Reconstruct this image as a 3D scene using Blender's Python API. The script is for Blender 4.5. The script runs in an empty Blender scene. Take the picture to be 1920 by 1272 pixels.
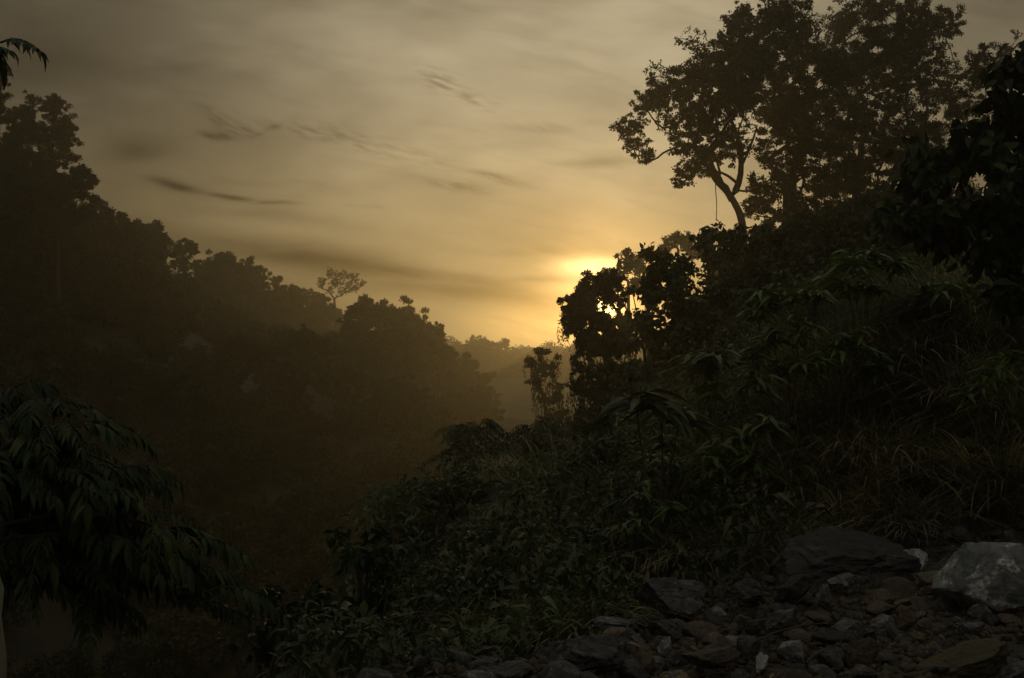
import bpy, math, random
import numpy as np
from mathutils import Vector, Matrix

rng = np.random.default_rng(7)
random.seed(7)
S = bpy.context.scene
COL = S.collection

# ------------------------------------------------------------------ camera
F = 40.0 / 36.0 * 1920          # focal length in photograph pixels
PITCH = math.radians(1.72)
EYE = 1.6
cam_d = bpy.data.cameras.new('camera'); cam = bpy.data.objects.new('camera', cam_d); COL.objects.link(cam)
cam_d.lens = 40; cam_d.sensor_width = 36; cam_d.clip_start = 0.05; cam_d.clip_end = 5000
cam.location = (0, 0, EYE); cam.rotation_euler = (math.pi / 2 + PITCH, 0, 0)
S.camera = cam


def at(px, py, Y):
    """world point seen at photograph pixel (px, py) at forward distance Y"""
    u = (px - 960) / F; v = (636 - py) / F
    y = math.cos(PITCH) - v * math.sin(PITCH); z = math.sin(PITCH) + v * math.cos(PITCH)
    return np.array([u / y * Y, Y, EYE + z / y * Y])


# ------------------------------------------------------------------ render / exposure
S.view_settings.view_transform = 'Standard'; S.view_settings.look = 'None'
S.view_settings.exposure = 0.0; S.view_settings.gamma = 1.0
S.render.engine = 'CYCLES'
c = S.cycles
c.use_denoising = True
c.max_bounces = 6; c.diffuse_bounces = 2; c.glossy_bounces = 2; c.transmission_bounces = 3
c.volume_bounces = 1; c.transparent_max_bounces = 8
c.sample_clamp_indirect = 3.0

# ------------------------------------------------------------------ sun and sky
SUN_EL = math.radians(3.3); SUN_AZ = math.radians(4.7)     # to the right of straight ahead
SUN = Vector((math.sin(SUN_AZ) * math.cos(SUN_EL), math.cos(SUN_AZ) * math.cos(SUN_EL), math.sin(SUN_EL)))
sun_d = bpy.data.lights.new('sun', 'SUN'); sun = bpy.data.objects.new('sun', sun_d); COL.objects.link(sun)
sun_d.energy = 0.19; sun_d.angle = math.radians(0.5); sun_d.color = (1.0, 0.68, 0.26)
sun.rotation_euler = SUN.to_track_quat('Z', 'Y').to_euler()
sun.location = (0, 0, 60)


class NT:
    """small helper to write shader maths"""
    def __init__(s, tree): s.t = tree; s.n = tree.nodes; s.l = tree.links
    def node(s, typ, **kw):
        n = s.n.new(typ)
        for k, v in kw.items(): setattr(n, k, v)
        return n
    def put(s, sock, v):
        if isinstance(v, bpy.types.NodeSocket): s.l.new(v, sock)
        else: sock.default_value = v
    def m(s, op, a, b=0.0, c=0.0, clamp=False):
        n = s.node('ShaderNodeMath', operation=op, use_clamp=clamp)
        s.put(n.inputs[0], a); s.put(n.inputs[1], b); s.put(n.inputs[2], c)
        return n.outputs[0]
    def gauss(s, x, c, w):
        d = s.m('DIVIDE', s.m('SUBTRACT', x, c), w)
        return s.m('EXPONENT', s.m('MULTIPLY', s.m('MULTIPLY', d, d), -1.0))
    def mix(s, f, a, b, mode='MIX'):
        n = s.node('ShaderNodeMix', data_type='RGBA', blend_type=mode)
        s.put(n.inputs[0], f); s.put(n.inputs[6], a); s.put(n.inputs[7], b)
        return n.outputs[2]
    def scale(s, col, f):
        n = s.node('ShaderNodeVectorMath', operation='SCALE'); s.put(n.inputs[0], col); s.put(n.inputs[3], f)
        return n.outputs[0]
    def add(s, a, b):
        n = s.node('ShaderNodeVectorMath', operation='ADD'); s.put(n.inputs[0], a); s.put(n.inputs[1], b)
        return n.outputs[0]
    def rgb(s, r, g, b):
        n = s.node('ShaderNodeCombineXYZ'); n.inputs[0].default_value = r; n.inputs[1].default_value = g; n.inputs[2].default_value = b
        return n.outputs[0]
    def xyz(s, x, y, z):
        n = s.node('ShaderNodeCombineXYZ'); s.put(n.inputs[0], x); s.put(n.inputs[1], y); s.put(n.inputs[2], z)
        return n.outputs[0]
    def noise(s, vec, scale, detail=4, rough=0.55, dist=0.0, dim='3D'):
        n = s.node('ShaderNodeTexNoise', noise_dimensions=dim)
        if vec is not None: s.put(n.inputs['Vector'], vec)
        n.inputs['Scale'].default_value = scale; n.inputs['Detail'].default_value = detail
        n.inputs['Roughness'].default_value = rough; n.inputs['Distortion'].default_value = dist
        return n.outputs[0]
    def sstep(s, x, a, b, lo=0.0, hi=1.0):
        n = s.node('ShaderNodeMapRange', interpolation_type='SMOOTHSTEP')
        s.put(n.inputs[0], x); n.inputs[1].default_value = a; n.inputs[2].default_value = b
        n.inputs[3].default_value = lo; n.inputs[4].default_value = hi
        return n.outputs[0]


world = bpy.data.worlds.new('World'); S.world = world; world.use_nodes = True
world.node_tree.nodes.clear()
N = NT(world.node_tree)
tc = N.node('ShaderNodeTexCoord')
sep = N.node('ShaderNodeSeparateXYZ'); N.l.new(tc.outputs['Generated'], sep.inputs[0])
dx, dy, dz = sep.outputs
sky = N.node('ShaderNodeTexSky', sky_type='NISHITA'); sky.sun_disc = False
sky.sun_elevation = SUN_EL; sky.sun_rotation = SUN_AZ; sky.dust_density = 4.0; sky.air_density = 1.5
dp = N.node('ShaderNodeVectorMath', operation='DOT_PRODUCT')
N.l.new(tc.outputs['Generated'], dp.inputs[0]); dp.inputs[1].default_value = SUN
ang = N.m('MULTIPLY', N.m('ARCCOSINE', N.m('MINIMUM', dp.outputs['Value'], 0.99999)), 57.2958)   # degrees from the sun
# tangent-plane coordinates of the western sky: u to the right, v upwards
yy = N.m('MAXIMUM', dy, 0.08)
u = N.m('DIVIDE', dx, yy); v = N.m('DIVIDE', dz, yy)
warp = N.noise(N.xyz(N.m('MULTIPLY', u, 2.0), N.m('MULTIPLY', v, 5.0), 3.0), 1.6, 3)
vw = N.m('ADD', v, N.m('MULTIPLY', N.m('SUBTRACT', warp, 0.5), 0.03))
n_big = N.noise(N.xyz(u, N.m('MULTIPLY', vw, 2.6), 0.0), 4.5, 5, 0.5, 0.15)
n_mid = N.noise(N.xyz(u, N.m('ADD', N.m('MULTIPLY', vw, 5.5), N.m('MULTIPLY', u, 1.2)), 1.7), 8.0, 6, 0.6, 0.3)
n_fin = N.noise(N.xyz(u, N.m('MULTIPLY', vw, 3.0), 5.1), 38.0, 4, 0.6, 0.3)
# thin veil over the whole sky, brightest over the valley and towards the sun
cdp = N.node('ShaderNodeVectorMath', operation='DOT_PRODUCT'); N.l.new(tc.outputs['Generated'], cdp.inputs[0])
CV = Vector((0.055, 1, 0.20)).normalized(); cdp.inputs[1].default_value = CV
ca = N.m('MULTIPLY', N.m('ARCCOSINE', N.m('MINIMUM', cdp.outputs['Value'], 0.99999)), 57.2958)
WIDE = N.m('ADD', N.m('MULTIPLY', N.gauss(ca, 0.0, 17.0), 0.90), 0.09)
hcol = N.mix(N.sstep(v, 0.02, 0.30), (1.64, 1.18, 0.50, 1), (1.50, 1.25, 0.80, 1))
veil = N.scale(hcol, N.m('MULTIPLY', WIDE, 3.7))
veil = N.scale(veil, N.sstep(n_big, 0.32, 0.66, 1.12, 0.70))
veil = N.scale(veil, N.sstep(n_mid, 0.42, 0.75, 1.03, 0.86))
dark = None


def wisp(px, py, wx, wy, slope, k, tex):
    """a darker streak of cloud at its own place in the sky"""
    global dark
    cu = (px - 960) / F; cv = (700 - py) / F
    du = N.m('SUBTRACT', u, cu)
    line = N.m('ADD', N.m('MULTIPLY', du, slope), cv)
    g = N.m('MULTIPLY', N.gauss(u, cu, wx / F), N.gauss(N.m('SUBTRACT', vw, line), 0.0, wy / F))
    g = N.m('MULTIPLY', g, N.m('MULTIPLY', tex, min(.95, k * 1.9)))
    dark = g if dark is None else N.m('MAXIMUM', dark, g)


n_w = N.noise(N.xyz(u, N.m('MULTIPLY', N.m('ADD', vw, N.m('MULTIPLY', u, .30)), 4.5), 9.0), 14.0, 8, .72, .0)
n_f2 = N.noise(N.xyz(N.m('ADD', u, N.m('MULTIPLY', v, .9)), N.m('MULTIPLY', N.m('ADD', v, N.m('MULTIPLY', u, .22)), 3.2), 2.0), 70.0, 4, .6, .0)
t_w = N.sstep(n_w, .36, .66); t_f2 = N.sstep(n_f2, .34, .70, 0.0, .8)
t_mid = N.sstep(n_mid, 0.30, 0.60, .15, 1.0); t_fin = N.sstep(n_fin, 0.36, 0.62); t_big = N.sstep(n_big, 0.30, 0.55, 0.5, 1.0)
t_lo = N.sstep(n_mid, 0.30, 0.60, .65, 1.0)
for a in ((600, 490, 330, 27, -0.17, .5, t_lo), (900, 552, 240, 22, -0.07, .5, t_lo), (760, 515, 300, 16, -.13, .5, t_lo), (760, 520, 200, 10, -0.16, .50, t_mid), (1000, 527, 110, 8, .05, .35, t_mid),
          (430, 226, 60, 17, -0.30, .62, t_w), (495, 236, 30, 7, 0.25, .5, t_w), (400, 245, 55, 9, .0, .4, t_w), (600, 240, 110, 18, -0.12, .30, t_f2), (720, 272, 120, 16, -0.25, .28, t_f2),
          (325, 340, 52, 9, -0.22, .55, t_big), (430, 364, 45, 6, -0.2, .5, t_big), (510, 380, 60, 5, -0.05, .42, t_w), (250, 275, 80, 32, 0.05, .30, t_big),
          (825, 150, 40, 22, -0.35, .34, t_f2), (885, 178, 50, 14, -0.35, .28, t_f2), (1010, 232, 60, 9, -0.05, .24, t_w), (855, 342, 50, 10, -0.12, .50, t_w), (940, 330, 60, 8, -0.2, .36, t_w),
          (1120, 293, 80, 10, 0.0, .20, t_mid), (120, 110, 230, 50, -0.1, .20, t_big), (520, 405, 170, 16, -0.12, .18, t_big), (330, 130, 150, 24, -.1, .16, t_big),
          (640, 385, 30, 3, -0.1, .45, t_w), (690, 389, 22, 3, -0.05, .4, t_w), (980, 470, 180, 10, .02, .16, t_mid)):
    wisp(*a)
veil = N.scale(veil, N.m('SUBTRACT', 1.0, dark))
# the sun behind the veil
glow_s = N.sstep(n_mid, 0.35, 0.7, 1.1, 0.7)
g1 = N.scale(N.rgb(8.5, 4.0, 0.8), N.m('MULTIPLY', N.gauss(ang, 0.0, 3.7), glow_s))
g2 = N.scale(N.rgb(13.0, 8.2, 2.5), N.m('MULTIPLY', N.gauss(ang, 0.0, 2.2), glow_s))
g3 = N.scale(N.rgb(60.0, 42.0, 16.0), N.gauss(ang, 0.0, 0.75))
def lit(px, py, wx, wy, col):
    return N.scale(N.rgb(*col), N.m('MULTIPLY', N.m('MULTIPLY', N.gauss(u, (px - 960) / F, wx / F), N.gauss(vw, (700 - py) / F, wy / F)), N.sstep(n_w, .3, .6, .6, 1.15)))


veil = N.add(veil, N.add(lit(1112, 500, 62, 20, (24.0, 16.0, 6.5)), N.add(lit(1080, 545, 60, 12, (8.0, 5.2, 1.6)), lit(1020, 615, 120, 42, (10.0, 5.3, 1.1)))))
nish = N.scale(sky.outputs[0], 0.015)
tot = N.add(N.add(N.add(veil, g1), N.add(g2, g3)), nish)
zen = N.add(N.scale(N.rgb(1.35, 1.40, 1.26), N.sstep(dz, 0.38, 0.78)), N.scale(N.rgb(0.55, 0.57, 0.54), N.sstep(dy, 0.0, -0.5)))      # open, paler sky overhead
tot = N.add(tot, zen)
front = N.sstep(dz, -0.12, 0.0)
tot = N.scale(tot, front)
bg = N.node('ShaderNodeBackground'); N.l.new(tot, bg.inputs[0]); bg.inputs[1].default_value = 0.1
wo = N.node('ShaderNodeOutputWorld'); N.l.new(bg.outputs[0], wo.inputs[0])

# ------------------------------------------------------------------ helpers


def put(obj, label=None, cat=None, group=None, kind=None):
    if label: obj['label'] = label
    if cat: obj['category'] = cat
    if group: obj['group'] = group
    if kind: obj['kind'] = kind
    return obj


def empty(name, loc, label, cat, group=None):
    o = bpy.data.objects.new(name, None); COL.objects.link(o)
    o.location = [float(q) for q in loc]; o.empty_display_size = 0.3
    return put(o, label, cat, group)


def mesh_np(name, verts, quads, mat, parent=None, origin=(0, 0, 0), smooth=True):
    """verts (n,3) world space, quads (m,4)"""
    v = np.asarray(verts, dtype=np.float32) - np.asarray(origin, dtype=np.float32)
    q = np.asarray(quads, dtype=np.int32); k = q.shape[1]
    me = bpy.data.meshes.new(name)
    me.vertices.add(len(v)); me.vertices.foreach_set('co', v.ravel())
    me.loops.add(q.size); me.loops.foreach_set('vertex_index', q.ravel())
    me.polygons.add(len(q)); me.polygons.foreach_set('loop_start', np.arange(0, q.size, k, dtype=np.int32))
    me.update(calc_edges=True)
    if smooth: me.polygons.foreach_set('use_smooth', np.ones(len(q), dtype=bool))
    me.materials.append(mat)
    o = bpy.data.objects.new(name, me); COL.objects.link(o)
    if parent is not None: o.parent = parent
    else: o.location = [float(t) for t in origin]
    return o


def tube_arrays(paths, sides=6):
    """paths: list of (pts (k,3), radii (k)) -> verts, quads"""
    V = []; Q = []; off = 0
    a = np.linspace(0, 2 * math.pi, sides, endpoint=False); ca_, sa_ = np.cos(a), np.sin(a)
    for pts, rad in paths:
        pts = np.asarray(pts, float); rad = np.asarray(rad, float); k = len(pts)
        t = np.gradient(pts, axis=0); t /= np.linalg.norm(t, axis=1)[:, None] + 1e-9
        ref = np.where(np.abs(t[:, 2:3]) > 0.9, np.array([[1., 0, 0]]), np.array([[0, 0, 1.]]))
        n1 = np.cross(t, ref); n1 /= np.linalg.norm(n1, axis=1)[:, None] + 1e-9
        n2 = np.cross(t, n1)
        ring = pts[:, None, :] + rad[:, None, None] * (n1[:, None, :] * ca_[None, :, None] + n2[:, None, :] * sa_[None, :, None])
        V.append(ring.reshape(-1, 3))
        i = np.arange(k - 1)[:, None] * sides; j = np.arange(sides)[None, :]; jn = (j + 1) % sides
        q = np.stack([i + j, i + jn, i + sides + jn, i + sides + j], -1).reshape(-1, 4) + off
        Q.append(q); off += k * sides
    return np.concatenate(V), np.concatenate(Q)


def bez(p0, p1, bend, k=7, wob=0.0):
    """curved path from p0 to p1 with a sideways bend vector"""
    t = np.linspace(0, 1, k)[:, None]
    p = (1 - t) * p0 + t * p1 + 4 * t * (1 - t) * np.asarray(bend)
    if wob: p[1:-1] += rng.normal(0, wob, (k - 2, 3))
    return p


# leaf templates: x across, y along, z up
T_FAR = (np.array([[0, 0, 0], [.30, .42, .05], [0, 1, -.12], [-.30, .42, .05]], float), np.array([[0, 1, 2, 3]]))


def strip_template(ts, ws, droop, fold):
    vs = []
    for t, w in zip(ts, ws):
        z = -droop * t * t
        vs += [[-w, t, z + fold * w], [0, t, z], [w, t, z + fold * w]]
    qs = []
    for i in range(len(ts) - 1):
        a = i * 3
        qs += [[a, a + 1, a + 4, a + 3], [a + 1, a + 2, a + 5, a + 4]]
    return np.array(vs, float), np.array(qs)


T_LANCE = strip_template([0, .25, .6, 1], [.02, .14, .13, .004], .22, .4)
T_BROAD = strip_template([0, .2, .45, .75, 1], [.02, .15, .19, .11, .004], .30, .45)
T_TOOTH = strip_template([0, .2, .42, .72, 1], [.02, .12, .145, .09, .004], .35, .5)
T_OVAL = strip_template([0, .2, .5, .8, 1], [.03, .22, .27, .16, .01], .25, .35)
T_LONG = strip_template([0, .15, .35, .55, .8, 1], [.02, .10, .13, .12, .07, .004], .75, .5)


def leaf_arrays(pos, axis, up, size, templ):
    tv, tq = templ
    n = len(pos)
    axis = axis / (np.linalg.norm(axis, axis=1)[:, None] + 1e-9)
    side = np.cross(axis, up); side /= np.linalg.norm(side, axis=1)[:, None] + 1e-9
    nor = np.cross(side, axis)
    V = pos[:, None, :] + size[:, None, None] * (side[:, None, :] * tv[None, :, 0:1] + axis[:, None, :] * tv[None, :, 1:2] + nor[:, None, :] * tv[None, :, 2:3])
    Q = tq[None] + (np.arange(n) * len(tv))[:, None, None]
    return V.reshape(-1, 3), Q.reshape(-1, tq.shape[1])


def merge(parts):
    V = []; Q = []; off = 0
    for v_, q_ in parts:
        V.append(v_); Q.append(q_ + off); off += len(v_)
    return np.concatenate(V), np.concatenate(Q)


def unit(n):
    d = rng.normal(size=(n, 3)); return d / np.linalg.norm(d, axis=1)[:, None]


_ph = rng.uniform(0, 6.28, (14, 1)); _dr = unit(14); _fq = rng.uniform(0.6, 1.7, (14, 1))


def lump(p, scale):
    """cheap smooth 3-D noise, roughly -1..1"""
    a = (p @ (_dr * _fq).T) * (2 * math.pi / scale) + _ph.T
    return np.sin(a).sum(1) / math.sqrt(14) / 1.2


def tufts(center, R, n, flat=0.8, shell=0.55):
    """n tuft centres in an ellipsoid, denser towards its skin"""
    d = unit(n); r = rng.uniform(0, 1, n) ** (1 - shell)
    p = d * r[:, None] * R; p[:, 2] *= flat
    return center + p, d


def clump_leaves(center, R, leaf, dens=1.0, flat=0.8, gap=0.0, gap_scale=None, droop=0.2, templ=T_FAR, tuft_f=0.26):
    """leaves of one clump of crown: tufts in an ellipsoid, leaves in each tuft"""
    area = math.pi * R * R * flat
    nl = int(max(12, dens * 6.0 * area / (0.30 * leaf * leaf)))
    rt = max(R * tuft_f, leaf * 1.3)
    nt = max(5, int(1.5 * (R / rt) ** 2.2))
    tc_, td = tufts(np.asarray(center), R - rt * .45, nt, flat)
    out_ = rng.uniform(size=nt) < .16
    tc_[out_] = center + (tc_[out_] - center) * rng.uniform(1.1, 1.38, out_.sum())[:, None]
    w = rng.integers(0, nt, nl)
    off = unit(nl) * (rng.uniform(0, 1, nl) ** .5)[:, None] * rt * rng.uniform(.6, 1.25, nt)[w][:, None]
    off[:, 2] *= .75
    p = tc_[w] + off
    if gap:
        gs = gap_scale or R * 1.1
        keep = lump(p, gs) < gap
        p = p[keep]; w = w[keep]
    n = len(p)
    ax = unit(n) + td[w] * .5; ax[:, 2] -= droop
    up = unit(n) * .9 + np.array([0, 0, .6])
    return leaf_arrays(p, ax, up, leaf * rng.uniform(.6, 1.35, n), templ), tc_


# ------------------------------------------------------------------ materials


def mat_leaf(name, c1, c2, c3, rough=0.5, trans=0.25, spec=0.35):
    m = bpy.data.materials.new(name); m.use_nodes = True; t = NT(m.node_tree); t.n.clear()
    g = t.node('ShaderNodeNewGeometry')
    col = t.node('ShaderNodeValToRGB'); t.l.new(g.outputs['Random Per Island'], col.inputs[0])
    e = col.color_ramp.elements; e[0].color = (*c1, 1); e[1].color = (*c3, 1); e[1].position = 1.0
    k = col.color_ramp.elements.new(.6); k.color = (*c2, 1)
    nn = t.noise(g.outputs['Position'], .9, 4, .6)
    n2 = t.noise(t.add(g.outputs['Position'], t.rgb(31.0, 7.0, 3.0)), .6, 3)
    cc = t.scale(col.outputs[0], t.sstep(nn, .35, .65, .55, 1.5))
    cc = t.mix(t.sstep(n2, .45, .65, 0.0, .6), cc, t.scale(t.mix(1.0, cc, (1.12, 1.0, .8, 1), 'MULTIPLY'), 1.0))
    p = t.node('ShaderNodeBsdfPrincipled'); t.l.new(cc, p.inputs['Base Color'])
    p.inputs['Roughness'].default_value = rough; p.inputs['Specular IOR Level'].default_value = spec
    tr = t.node('ShaderNodeBsdfTranslucent'); t.l.new(t.scale(cc, 1.3), tr.inputs[0])
    mx = t.node('ShaderNodeMixShader'); mx.inputs[0].default_value = trans
    t.l.new(p.outputs[0], mx.inputs[1]); t.l.new(tr.outputs[0], mx.inputs[2])
    o = t.node('ShaderNodeOutputMaterial'); t.l.new(mx.outputs[0], o.inputs[0])
    return m


def mat_bark(name, c1, c2, scale=14):
    m = bpy.data.materials.new(name); m.use_nodes = True; t = NT(m.node_tree)
    p = t.n['Principled BSDF']; tcn = t.node('ShaderNodeTexCoord')
    mp = t.node('ShaderNodeMapping'); t.l.new(tcn.outputs['Object'], mp.inputs[0]); mp.inputs['Scale'].default_value = (1, 1, .25)
    n = t.noise(mp.outputs[0], scale, 6, .65, .5)
    t.l.new(t.mix(t.sstep(n, .35, .65), (*c1, 1), (*c2, 1)), p.inputs['Base Color'])
    p.inputs['Roughness'].default_value = .9
    b = t.node('ShaderNodeBump'); b.inputs['Strength'].default_value = .7; b.inputs['Distance'].default_value = .03
    t.l.new(n, b.inputs['Height']); t.l.new(b.outputs[0], p.inputs['Normal'])
    return m


def mat_rock(name, c1, c2, c3, vein=0.0, scale=3.0, bump=.5, moss=None):
    m = bpy.data.materials.new(name); m.use_nodes = True; t = NT(m.node_tree)
    p = t.n['Principled BSDF']; tcn = t.node('ShaderNodeTexCoord'); oi = t.node('ShaderNodeObjectInfo')
    vec = t.add(tcn.outputs['Object'], t.scale(t.xyz(oi.outputs['Random'], oi.outputs['Random'], oi.outputs['Random']), 17.0))
    n1 = t.noise(vec, scale, 8, .62, .6); n2 = t.noise(vec, scale * 5, 6, .7, .3)
    n3 = t.noise(vec, scale * .6, 3, .5, 1.2)
    col = t.mix(t.sstep(n1, .38, .62), (*c1, 1), (*c2, 1))
    col = t.mix(t.m('MULTIPLY', t.sstep(n3, .50 - vein, .62 - vein), t.sstep(n2, .40, .60)), col, (*c3, 1))
    if moss:
        col = t.mix(t.sstep(n2, .35, .6), col, (*moss, 1))
    col = t.scale(col, t.sstep(oi.outputs['Random'], 0, 1, .6, 1.35))
    t.l.new(col, p.inputs['Base Color']); p.inputs['Roughness'].default_value = .62
    p.inputs['Specular IOR Level'].default_value = .4
    b = t.node('ShaderNodeBump'); b.inputs['Strength'].default_value = bump; b.inputs['Distance'].default_value = .03
    h = t.m('ADD', n1, t.m('MULTIPLY', n2, .5)); t.l.new(h, b.inputs['Height']); t.l.new(b.outputs[0], p.inputs['Normal'])
    return m


M_FAR = mat_leaf('distant_leaves', (.030, .038, .018), (.045, .050, .022), (.065, .058, .028), .7, .15, .15)
M_TREE = mat_leaf('tree_leaves', (.030, .036, .014), (.045, .052, .020), (.070, .065, .025), .55, .20, .25)
M_BUSH = mat_leaf('bush_leaves', (.030, .045, .016), (.050, .068, .022), (.085, .085, .030), .45, .25, .4)
M_GREEN = mat_leaf('fresh_leaves', (.045, .080, .018), (.075, .110, .022), (.12, .12, .030), .40, .30, .45)
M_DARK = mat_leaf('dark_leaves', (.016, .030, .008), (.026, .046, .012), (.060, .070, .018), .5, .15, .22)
M_GRASS = mat_leaf('grass_blades', (.075, .095, .030), (.13, .13, .055), (.26, .22, .12), .5, .25, .35)
M_STRAW = mat_leaf('dry_blades', (.15, .125, .07), (.22, .18, .11), (.32, .27, .18), .6, .2, .3)
M_BARK = mat_bark('bark', (.035, .028, .020), (.075, .060, .045))
M_PALE = mat_bark('pale_bark', (.16, .14, .10), (.30, .27, .20), 8)
R_DARK = mat_rock('dark_rock', (.022, .021, .020), (.045, .043, .040), (.12, .115, .11), .0)
R_GREY = mat_rock('grey_rock', (.035, .035, .035), (.068, .068, .066), (.20, .20, .19), .02)
R_PALE = mat_rock('pale_rock', (.10, .105, .11), (.23, .23, .23), (.64, .64, .60), .02, 2.2, .8)
R_WHITE = mat_rock('white_quartz', (.22, .23, .24), (.36, .37, .38), (.65, .65, .63), .05, 6)
R_OCHRE = mat_rock('ochre_rock', (.065, .045, .026), (.12, .082, .045), (.18, .14, .08), .0)
R_BROWN = mat_rock('brown_rock', (.045, .030, .020), (.085, .058, .038), (.12, .09, .06), .0)
R_MOSS = mat_rock('mossy_rock', (.045, .032, .020), (.08, .055, .032), (.10, .08, .05), .0, 3, .9, (.085, .070, .028))

# ------------------------------------------------------------------ ground
CP = []


def g(x, y, z): CP.append((x, y, z))


def gp(px, py, Y, dz=0.0):
    p = at(px, py, Y); CP.append((p[0], p[1], p[2] + dz))


for q in ((0, 0, 0), (3, 3, 0), (-3, 1, -.1), (7, 6, .15), (0, 5.6, 0), (3, 8, 0), (5.2, 9.6, .15), (-1.6, 5.8, -.05), (0, -12, 0), (10, 0, .5),
          (-7, 0, -1.2), (-8, -12, -1), (1.2, 8.2, -.15), (-3.2, 6.2, -.9), (-4.5, 8, -3.2), (-6, 14, -7.5), 
          (3.2, 10.8, .35), (4.4, 12.5, 1.4), (6.5, 12, 2.0), (9, 12, 3.2), (5, 17, 2.6), (0, 20, -3.5), 
          (4.2, 26, 1.9), (6, 30, 3.0), (11, 50, 7.5), (14.5, 56, 8.2), (20, 58, 7.6), (26, 62, 7.6), (40, 90, 8), (26, 45, 6.6), (30, 20, 5.5), (60, 40, 16),
          (1.5, 28, -4), (3.8, 48, -4.5), (7.2, 52, 3), (5, 70, -6), (12, 85, 3), (30, 90, 9.5), (60, 120, 24),
          (-10, 30, -14), (-14, 50, -20), (-2, 60, -16), (-30, 45, -14), (-4, 100, -22), (0, 160, -14), (-25, 30, -16), (-14, 8, -8),
          (-38, 85, 13), (-52, 80, 21), (-30, 80, 2), (-24, 78, -8), (-42, 130, 9.5), (-60, 130, 18), (-41, 170, 11), (-60, 170, 20), (-36, 220, 7.5), (-60, 240, 18),
          (-28, 260, 3), (-12, 160, -6), (-24, 160, 2), (-10, 200, -4),
          (-7, 262, 1.5), (0, 265, 0), (12, 270, 0), (20, 320, 2), (-20, 330, 4), (60, 300, 12), (120, 200, 36), (-120, 120, 40), (-120, 260, 44),
          (0, 420, 5), (-120, 420, 30), (120, 420, 26), (-70, 20, 2), (-110, -60, 14), (0, -60, 2), (110, -60, 20), (120, 60, 38), (-60, 60, 12)):
    g(*q)
for q in ((1330, 520, 31), (1500, 520, 30), (1600, 515, 26), (1700, 505, 20), (1860, 470, 15), (1640, 560, 14.5), (1500, 600, 16), (1700, 460, 40), (1560, 450, 45), (1900, 450, 30), (380, 810, 78), (450, 785, 86), (560, 780, 90), (640, 800, 85), (740, 815, 82), (850, 830, 90), (740, 690, 122), (620, 730, 112), (500, 720, 130), (860, 900, 13.5), (745, 1000, 12.5), (960, 890, 14), (1050, 880, 14.5), (1130, 870, 14), (1220, 800, 14.5), (800, 1090, 10.5), (650, 1235, 9),
          (950, 1000, 11.5), (1060, 1080, 9.7), (900, 1180, 9), (1150, 960, 11.5), (560, 1290, 8.5), (1200, 1020, 10.5)):
    gp(*q)
CP = np.array(CP, float)
_s = CP[:, :2] / 50.0


def _U(r2): return np.sqrt(r2)


_K = _U(((_s[:, None] - _s[None]) ** 2).sum(-1)) - np.eye(len(CP)) * 0.006
_P = np.c_[np.ones(len(CP)), _s]
_A = np.block([[_K, _P], [_P.T, np.zeros((3, 3))]])
_w = np.linalg.solve(_A, np.r_[CP[:, 2], np.zeros(3)])


def height(x, y):
    x = np.atleast_1d(np.asarray(x, float)); y = np.atleast_1d(np.asarray(y, float))
    s = np.c_[x.ravel(), y.ravel()] / 50.0
    z = _U(((s[:, None] - _s[None]) ** 2).sum(-1)) @ _w[:-3] + _w[-3] + s @ _w[-2:]
    z = z.reshape(x.shape)
    d = np.sqrt(x ** 2 + y ** 2)
    p = np.c_[x.ravel(), y.ravel(), np.zeros(x.size)]
    z = z + (lump(p, 9.0).reshape(x.shape) * .5 + lump(p, 2.2).reshape(x.shape) * .14) * np.clip((d - 10) / 25, 0.0, 1)
    z = z + lump(p, 1.1).reshape(x.shape) * .035
    return np.clip(z, -30, 24)


def H(x, y): return float(height(x, y)[0])


nx, ny = 260, 300
tx = np.sinh(np.linspace(-1, 1, nx) * 4.2) / math.sinh(4.2) * 160 + 0.5
ty = np.linspace(0, 1, ny); ty = np.sinh(ty * 4.4 - .9); ty = -60 + (ty - ty[0]) / (ty[-1] - ty[0]) * 500
ty = np.unique(np.concatenate([np.linspace(-60, 3, 30), 3 + (np.sinh(np.linspace(0, 1, ny) * 3.6) / math.sinh(3.6)) * 437]))
ny = len(ty)
X, Yg = np.meshgrid(tx, ty)
Z = np.stack([height(X[i], Yg[i]) for i in range(ny)])
idx = np.arange(nx * ny).reshape(ny, nx)
gq = np.stack([idx[:-1, :-1], idx[:-1, 1:], idx[1:, 1:], idx[1:, :-1]], -1).reshape(-1, 4)
M_SOIL = bpy.data.materials.new('soil'); M_SOIL.use_nodes = True
t = NT(M_SOIL.node_tree); p = t.n['Principled BSDF']; tcn = t.node('ShaderNodeTexCoord')
n1 = t.noise(tcn.outputs['Object'], 1.2, 8, .6); n2 = t.noise(tcn.outputs['Object'], 22, 5, .65)
col = t.mix(t.sstep(n1, .35, .65), (.028, .024, .016, 1), (.045, .040, .020, 1))
col = t.mix(t.sstep(n2, .5, .7), col, (.065, .055, .042, 1))
t.l.new(col, p.inputs['Base Color']); p.inputs['Roughness'].default_value = .9
b = t.node('ShaderNodeBump'); b.inputs['Strength'].default_value = .8; b.inputs['Distance'].default_value = .04
t.l.new(n2, b.inputs['Height']); t.l.new(b.outputs[0], p.inputs['Normal'])
ground = mesh_np('ground', np.c_[X.ravel(), Yg.ravel(), Z.ravel()], gq, M_SOIL)
put(ground, kind='structure')

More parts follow.
